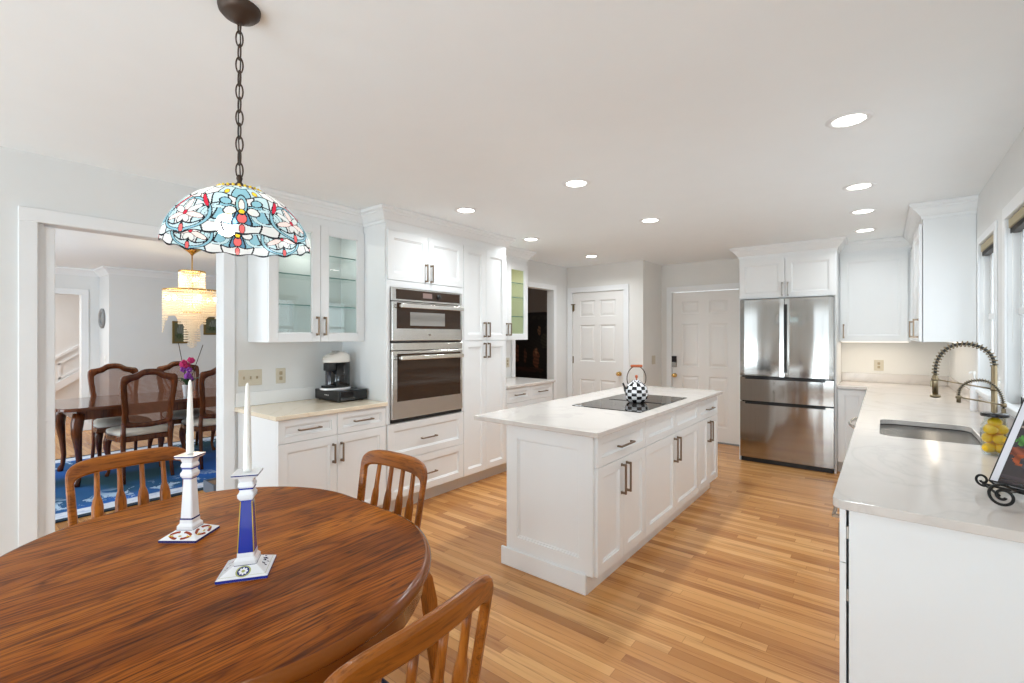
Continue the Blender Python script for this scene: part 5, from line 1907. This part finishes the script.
d = bpy.data.lights.new('pendant_bulb', 'POINT'); d.energy = 1.3; d.color = (1.0, 0.95, 0.88); d.shadow_soft_size = 0.03
o = bpy.data.objects.new('pendant_bulb', d); COL.objects.link(o); o.location = (LX, LY, 1.745)


# ================================================================== DINING ROOM
dt = thing('dining_table', 'long dark cherry dining table in the next room', 'table', (-6.36, 2.05, 0.0125))
m_ = MB()
poly = []
hx, hy = 0.50, 1.28
for sx, sy in ((1, -1), (1, 1), (-1, 1), (-1, -1)):
    cx_, cy_, r = sx * (hx - 0.16), sy * (hy - 0.16), 0.16
    a0 = {(1, -1): -PI / 2, (1, 1): 0, (-1, 1): PI / 2, (-1, -1): PI}[(sx, sy)]
    for i in range(9):
        t = a0 + PI / 2 * i / 8
        poly.append((cx_ + r * math.cos(t), cy_ + r * math.sin(t)))
m_.prism(poly, 0.712, 0.745, 0.008)
m_.build('table_top', 'cherry_top', dt)
m_ = MB()
for a_, b_ in (((-0.40, -1.14), (0.40, -1.12)), ((-0.40, 1.12), (0.40, 1.14)), ((-0.42, -1.14), (-0.40, 1.14)), ((0.40, -1.14), (0.42, 1.14))):
    m_.box(a_[0], b_[0], a_[1], b_[1], 0.62, 0.7115)
m_.build('apron', 'cherry', dt)


def cabriole(x, y, dx, dy, h, w=1.0):
    n = math.hypot(dx, dy)
    dx, dy = dx / n, dy / n
    P, Rr = [], []
    for z, o_, r in ((1.0, 0.0, 0.040), (0.88, 0.018, 0.042), (0.74, 0.026, 0.036), (0.5, 0.008, 0.024), (0.25, -0.006, 0.018), (0.10, 0.004, 0.017), (0.04, 0.022, 0.023), (0.0, 0.026, 0.022)):
        P.append((x + dx * o_ * w, y + dy * o_ * w, z * h)); Rr.append(r * w)
    return MB().tube(P, Rr, 12)


for sx in (-1, 1):
    for sy in (-1, 1):
        cabriole(sx * 0.40, sy * 1.12, sx, sy, 0.68, 1.15).build('leg', 'cherry', dt)


def catmull(P, n=6, closed=False):
    out = []
    m = len(P)
    rng = range(m if closed else m - 1)
    for i in rng:
        g = (lambda j: P[j % m]) if closed else (lambda j: P[max(0, min(m - 1, j))])
        p0, p1, p2, p3 = g(i - 1), g(i), g(i + 1), g(i + 2)
        for k in range(n):
            u = k / n
            out.append(tuple(0.5 * (2 * p1[q] + (p2[q] - p0[q]) * u + (2 * p0[q] - 5 * p1[q] + 4 * p2[q] - p3[q]) * u * u + (3 * p1[q] - p0[q] - 3 * p2[q] + p3[q]) * u ** 3) for q in range(len(p1))))
    if not closed: out.append(P[-1])
    return out


m, nt, b = new_mat('woven_cane')
b.inputs['Base Color'].default_value = (0.30, 0.13, 0.07, 1)
b.inputs['Roughness'].default_value = 0.6
M['cane'] = m


def cane_chair():
    c = thing('cane_chair', 'x', 'chair', (0, 0, 0), 0, 'cane-back dining chairs around the cherry table')
    half = [(0.0, 1.095), (0.06, 1.088), (0.115, 1.055), (0.165, 1.043), (0.212, 1.030), (0.229, 0.985), (0.224, 0.87), (0.207, 0.70), (0.202, 0.59), (0.18, 0.535), (0.09, 0.522), (0.0, 0.515)]
    hin = [(0.0, 1.036), (0.05, 1.028), (0.095, 0.996), (0.132, 0.986), (0.164, 0.968), (0.178, 0.94), (0.174, 0.86), (0.159, 0.70), (0.155, 0.61), (0.136, 0.578), (0.07, 0.568), (0.0, 0.562)]
    full = lambda h: h + [(-x, z) for x, z in h[-2:0:-1]]
    O = catmull(full(half), 4, True)
    I = catmull(full(hin), 4, True)
    by = lambda z: -0.16 * (z - 0.45)
    t = 0.020
    R_ = []
    for (xo, zo), (xi, zi) in zip(O, I):
        R_.append([(xo, by(zo) - t * 0.5, zo), (xo * 0.96 + xi * 0.04, by(zo) - t, zo * 0.96 + zi * 0.04), (xi, by(zi) - t * 0.7, zi), (xi, by(zi) + t * 0.7, zi), (xo * 0.9 + xi * 0.1, by(zo) + t, zo * 0.9 + zi * 0.1), (xo, by(zo) + t * 0.5, zo)])
    R_.append(R_[0])
    mb = MB().loft(R_, cap=False, smooth=True)
    mb.build('back_frame', 'cherry', c)
    # cane: woven strands clipped to the opening
    mb = MB()

    def inside(x, z):
        s = False
        n = len(I)
        for i in range(n):
            (x1, z1), (x2, z2) = I[i], I[(i + 1) % n]
            if (z1 > z) != (z2 > z) and x < (x2 - x1) * (z - z1) / (z2 - z1) + x1: s = not s
        return s
    w = 0.0025
    x = -0.176
    while x < 0.178:
        zs_ = [z for z in [0.54 + 0.005 * q for q in range(107)] if inside(x, z)]
        if zs_:
            a_, b_ = min(zs_) - 0.01, max(zs_) + 0.01
            mb.add([(x - w, by(a_), a_), (x + w, by(a_), a_), (x + w, by(b_), b_), (x - w, by(b_), b_)], [(0, 1, 2, 3)])
        x += 0.0088
    z = 0.57
    while z < 1.05:
        xs_ = [x for x in [-0.18 + 0.004 * q for q in range(91)] if inside(x, z)]
        if xs_:
            a_, b_ = min(xs_) - 0.01, max(xs_) + 0.01
            mb.add([(a_, by(z) + 0.001, z - w * 0.7), (b_, by(z) + 0.001, z - w * 0.7), (b_, by(z) + 0.001, z + w * 0.7), (a_, by(z) + 0.001, z + w * 0.7)], [(0, 1, 2, 3)])
        z += 0.0125
    mb.build('cane_panel', 'cane', c)
    mb = MB()
    poly = [(-0.20, 0.0), (-0.25, 0.30), (-0.24, 0.44), (-0.12, 0.475), (0.0, 0.485), (0.12, 0.475), (0.24, 0.44), (0.25, 0.30), (0.20, 0.0)]
    mb.prism(poly, 0.385, 0.44, 0.008)
    mb.build('seat_frame', 'cherry', c)
    mb = MB()
    mb.loft([[(x * s, 0.24 + (y - 0.24) * s, z) for x, y in poly] for s, z in ((0.96, 0.4405), (0.98, 0.455), (0.95, 0.475), (0.8, 0.492), (0.4, 0.50))], smooth=True)
    mb.build('seat_cushion', 'cream_fabric', c)
    for s in (-1, 1):
        mb = MB().tube([(s * 0.188, by(0.57), 0.57), (s * 0.188, 0.0, 0.45), (s * 0.188, 0.0, 0.36), (s * 0.190, -0.02, 0.18), (s * 0.195, -0.06, 0.0)], [0.018, 0.022, 0.022, 0.018, 0.016], 10)
        mb.build('leg', 'cherry', c)
        cabriole(s * 0.215, 0.41, s * 0.7, 1, 0.40, 0.85).build('leg', 'cherry', c)
    return c


cc = cane_chair()
cane = [(-5.72, 1.395, -PI / 2, PI * 0, 'dark cane-back dining chair seen from behind, fully visible through the doorway'),
        (-5.72, 2.045, -PI / 2, 0, 'dark cane-back dining chair cut off by the right side of the doorway'),
        (-6.93, 1.395, PI / 2, 0, 'reddish lit cane-back dining chair at the far left across the dining table'),
        (-6.93, 2.03, PI / 2, 0, 'reddish lit cane-back dining chair at the far right behind the flowers'),
        (-6.33, 0.32, 0.0, 0, 'dining chair at the table head, only a front leg seen past the door edge')]
for i, (x, y, rz, _, lab) in enumerate(cane):
    # local front +y turned towards the table
    o = cc if i == 0 else copy_tree(cc)
    o.location = (x, y, 0.0165)
    o.rotation_euler = (0, 0, {-PI / 2: PI / 2, PI / 2: -PI / 2}.get(rz, rz))
    o['label'] = lab

# rug
def mat_rug():
    m, nt, b = new_mat('blue_patterned_rug')
    tc = N(nt, 'ShaderNodeTexCoord')
    sp = N(nt, 'ShaderNodeSeparateXYZ'); nt.links.new(tc.outputs['Object'], sp.inputs[0])
    HX, HY = 1.26, 2.1
    ex = mth(nt, 'SUBTRACT', HX, mth(nt, 'ABSOLUTE', sp.outputs[0]))
    ey = mth(nt, 'SUBTRACT', HY, mth(nt, 'ABSOLUTE', sp.outputs[1]))
    e = mth(nt, 'MINIMUM', ex, ey)
    v = coords(nt, (2.2, 3.5, 1))
    n1 = noise(nt, v, 2.0, 5, 0.68, 0.6)
    n2 = noise(nt, coords(nt, (1, 1, 1)), 0.9, 2, 0.5, 0.4)
    field = ramp(nt, n2, [(0.40, (0.010, 0.12, 0.50)), (0.52, (0.006, 0.085, 0.24)), (0.62, (0.003, 0.055, 0.085))])
    fl = ramp(nt, n1, [(0.56, (0, 0, 0)), (0.585, (1, 1, 1))])
    near = ramp(nt, mth(nt, 'DIVIDE', e, 1.3), [(0.36, (1, 1, 1)), (0.56, (0, 0, 0))])
    fm = mixc(nt, 1.0, fl, near, 'MULTIPLY')
    c = mixc(nt, fm, field, (0.42, 0.56, 0.72))
    bn = ramp(nt, noise(nt, coords(nt), 9.0, 4, 0.6), [(0.36, (0.48, 0.56, 0.72)), (0.5, (0.74, 0.78, 0.86))])
    band = ramp(nt, mth(nt, 'DIVIDE', e, 1.3), [(0.0, (0.01, 0.03, 0.05)), (0.048, (0.01, 0.03, 0.05)), (0.05, (1, 1, 1)), (0.2, (1, 1, 1))])
    isb = ramp(nt, mth(nt, 'DIVIDE', mth(nt, 'ADD', e, mth(nt, 'MULTIPLY', n1, 0.05)), 1.3), [(0.19, (1, 1, 1)), (0.2, (0, 0, 0))])
    bc = mixc(nt, 1.0, bn, band, 'MULTIPLY')
    c = mixc(nt, isb, c, bc)
    nt.links.new(c, b.inputs['Base Color'])
    b.inputs['Roughness'].default_value = 0.95
    return m


M['rug'] = mat_rug()
rug = MB().box(-1.26, 1.26, -2.1, 2.1, 0.0, 0.009, 0.003).build('area_rug', 'rug')
rug.location = (-6.21, 1.95, 0.0008)
tag(rug, 'large blue and white patterned rug under the dining table', 'rug')

# chandelier
CX, CY = -6.29, 1.957
ch = thing('crystal_chandelier', 'tiered crystal bead chandelier glowing warm over the dining table', 'chandelier', (CX, CY, 0))
MB().lathe([(0.0, 2.365), (0.012, 2.365), (0.02, 2.38), (0.05, 2.405), (0.085, 2.43), (0.085, 2.4395), (0, 2.4395)], 28, cap=False).build('ceiling_canopy', 'brass', ch)
MB().tube([(0, 0, 2.37), (0, 0, 2.2), (0, 0, 1.75)], 0.007, 10).build('stem', 'brass', ch)
m_ = MB()
for r, z in ((0.126, 2.175), (0.275, 1.955), (0.09, 1.70)):
    m_.lathe([(r - 0.008, z - 0.008), (r + 0.008, z - 0.008), (r + 0.008, z + 0.008), (r - 0.008, z + 0.008), (r - 0.008, z - 0.008)], 48, cap=False)
    for k in range(4):
        t = PI / 2 * k + 0.4
        m_.tube([(0, 0, z + 0.0), (r * math.cos(t), r * math.sin(t), z)], 0.004, 6)
m_.lathe([(0, 2.20), (0.05, 2.19), (0.08, 2.185), (0.126, 2.182), (0.126, 2.178), (0, 2.18)], 32, cap=False)
m_.build('tier_rings', 'brass', ch)
m, nt, b = new_mat('cut_crystal')
b.inputs['Base Color'].default_value = (0.95, 0.88, 0.78, 1)
b.inputs['Roughness'].default_value = 0.1
tl_ = N(nt, 'ShaderNodeBsdfTranslucent'); tl_.inputs[0].default_value = (0.95, 0.90, 0.80, 1)
mx_ = N(nt, 'ShaderNodeMixShader'); mx_.inputs[0].default_value = 0.6
nt.links.new(b.outputs[0], mx_.inputs[1]); nt.links.new(tl_.outputs[0], mx_.inputs[2])
nt.links.new(mx_.outputs[0], nt.nodes['Material Output'].inputs[0])
M['crystal'] = m


def beads(strands, name):
    mb = MB()
    for x, y, z0, z1 in strands:
        z = z0
        while z > z1:
            h, r = 0.0125, 0.0095
            V = [(x, y, z), (x + r, y, z - h), (x, y + r, z - h), (x - r, y, z - h), (x, y - r, z - h), (x, y, z - 2 * h)]
            mb.add(V, [(0, 1, 2), (0, 2, 3), (0, 3, 4), (0, 4, 1), (5, 2, 1), (5, 3, 2), (5, 4, 3), (5, 1, 4)])
            z -= 0.0285
    o = mb.build(name, 'crystal', ch)
    o['kind'] = 'stuff'
    return o


st1 = [(0.126 * math.cos(t), 0.126 * math.sin(t), 2.17, 1.97) for t in [2 * PI * i / 40 for i in range(40)]]
beads(st1, 'upper_bead_tier')
st2 = []
CA = math.atan2(-CY, -CX)
for i in range(96):
    t = 2 * PI * i / 96
    u = abs((((t - CA) / (PI / 2) + 0.5) % 1.0) - 0.5) * 2      # 0 at a point, 1 between points
    st2.append((0.275 * math.cos(t), 0.275 * math.sin(t), 1.945, 1.46 + 0.22 * min(1.0, u * 1.25)))
beads(st2, 'wide_bead_tier')
st3 = []
for r_, n_, z0_, z1_ in ((0.20, 40, 1.93, 1.70), (0.13, 30, 1.93, 1.58), (0.075, 18, 1.93, 1.38), (0.04, 8, 1.93, 1.33), (0.02, 4, 1.6, 1.29)):
    for i in range(n_):
        t = 2 * PI * i / n_
        st3.append((r_ * math.cos(t), r_ * math.sin(t), z0_, z1_))
beads(st3, 'inner_bead_tier')
m_ = MB()
for k in range(6):
    t = PI / 3 * k
    m_ = MB().sphere((0.235 * math.cos(t), 0.235 * math.sin(t), 1.86), 0.018, 12, 8, sc=(1, 1, 1.5))
    m_.build('candle_bulb', 'warm_bulb', ch)
for k in range(3):
    t = PI / 1.5 * k + 0.5
    m_ = MB().sphere((0.07 * math.cos(t), 0.07 * math.sin(t), 2.09), 0.014, 12, 8, sc=(1, 1, 1.5))
    m_.build('candle_bulb', 'warm_bulb', ch)
for z, p in ((1.80, 15), (2.08, 6)):
    d = bpy.data.lights.new('chandelier_glow', 'POINT'); d.energy = p; d.color = (1.0, 0.82, 0.60); d.shadow_soft_size = 0.08
    o = bpy.data.objects.new('chandelier_glow', d); COL.objects.link(o); o.location = (CX, CY, z)

# orchid pot
fp = thing('flower_pot', 'white pot of magenta and violet flowers on the dining table', 'flower pot', (-6.08, 1.845, 0.758))
MB().lathe([(0.0, 0), (0.034, 0), (0.036, 0.006), (0.048, 0.12), (0.052, 0.125), (0.05, 0.13), (0.044, 0.125), (0.042, 0.112), (0.0, 0.112)], 24, cap=False).build('pot', 'ceramic', fp)
m_ = MB()
random.seed(4)
stems = [(0.0, 0.01, 0.40), (0.02, -0.03, 0.30), (-0.01, 0.035, 0.34)]
for sx, sy, h in stems:
    m_.tube([(0, 0, 0.112), (sx * 0.4, sy * 0.4, 0.112 + (h - 0.112) * 0.6), (sx, sy, h)], 0.003, 6)
m_.build('flower_stems', 'leaf', fp)
m_ = MB()
for k in range(7):
    t = 2 * PI * k / 7
    L = 0.10 + 0.05 * (k % 3)
    P = []
    for i in range(7):
        u = i / 6
        r = L * u
        w = 0.02 * math.sin(PI * min(1, u * 0.9 + 0.08))
        zz = 0.115 + 0.09 * math.sin(PI * 0.75 * u)
        P.append(((r * math.cos(t) - w * math.sin(t), r * math.sin(t) + w * math.cos(t), zz), (r * math.cos(t), r * math.sin(t), zz - 0.006), (r * math.cos(t) + w * math.sin(t), r * math.sin(t) - w * math.cos(t), zz)))
    m_.loft(P, closed=False, cap=False, smooth=True)
m_.build('leaves', 'leaf', fp)
for nm, mt, zs_, n_ in (('magenta_blooms', 'petal_pink', (0.32, 0.42), 9), ('violet_blooms', 'petal_violet', (0.19, 0.31), 9)):
    m_ = MB()
    for k in range(n_):
        x, y, z = random.uniform(-.03, .03), random.uniform(-.05, .05), random.uniform(*zs_)
        for p in range(5):
            a_ = 2 * PI * p / 5 + k
            m_.sphere((x + 0.012, y + 0.018 * math.cos(a_), z + 0.018 * math.sin(a_)), 0.015, 8, 6, sc=(0.4, 1, 1))
    o = m_.build(nm, mt, fp); o['kind'] = 'stuff'
m_ = MB()
m_.tube([(0, -0.005, 0.115), (-0.03, -0.075, 0.60)], 0.0038, 6)
m_.tube([(0, 0.01, 0.115), (-0.05, 0.17, 0.57)], 0.0038, 6)
m_.build('bare_twigs', 'antique', fp)

# pictures, round wall ornament, low box
for x, y, z, w, h, lab in ((-8.9, 2.60, 1.49, 0.22, 0.36, 'small gilt framed dark picture left of the pair behind the chandelier'),
                           (-8.9, 3.08, 1.60, 0.30, 0.30, 'gilt framed dark picture right of the pair, cut by the doorway casing')):
    p = thing('picture_frame', lab, 'picture', (x, y, z), RZ, 'pictures on the dining room wall')
    MB().box(-w / 2, w / 2, -0.022, -0.0005, -h / 2, h / 2, 0.004).build('frame', 'gold_frame', p)
    paint_grid('picture', -w / 2 + 0.03, w / 2 - 0.03, -h / 2 + 0.03, h / 2 - 0.03, 16, 16,
               blobs((0.10, 0.10, 0.05), [(0.5, 0.6, 0.3, 0.3, (0.20, 0.21, 0.17)), (0.4, 0.3, 0.3, 0.15, (0.06, 0.08, 0.03))]), -0.0228, p)
p = thing('wall_ornament', 'small round dark rimmed wall ornament on the dining room corner', 'wall ornament', (-9.26, 1.7145, 1.695))
m_ = MB().lathe([(0.095, -0.0), (0.15, 0.0), (0.15, 0.02), (0.135, 0.03), (0.10, 0.022), (0.095, 0.0)], 36, cap=False)
m_.bm.transform(Matrix.Rotation(PI / 2, 4, 'X')); m_.build('rim', 'gapdark', p)
m_ = MB().lathe([(0.0, 0.004), (0.097, 0.004)], 36, cap=False)
m_.bm.transform(Matrix.Rotation(PI / 2, 4, 'X')); m_.build('centre', pmat('ornament_centre', (0.35, 0.36, 0.36), 0.3), p)
p = thing('storage_box', 'low grey box with brown contents on the dining room floor by the casing', 'box', (-4.80, 1.72, 0), 0)
m_ = MB()
m_.box(-0.12, 0.12, -0.1, 0.14, 0.0, 0.012).box(-0.12, 0.12, -0.1, -0.088, 0.012, 0.10).box(-0.12, 0.12, 0.128, 0.14, 0.012, 0.10).box(-0.12, -0.108, -0.088, 0.128, 0.012, 0.10).box(0.108, 0.12, -0.088, 0.128, 0.012, 0.10)
m_.build('box_body', pmat('slate_card', (0.16, 0.19, 0.24), 0.6), p)
MB().box(-0.105, 0.105, -0.085, 0.125, 0.0125, 0.088, 0.01).build('box_contents', pmat('brown_paper', (0.30, 0.19, 0.12), 0.8), p)
bpy.context.view_layer.update()
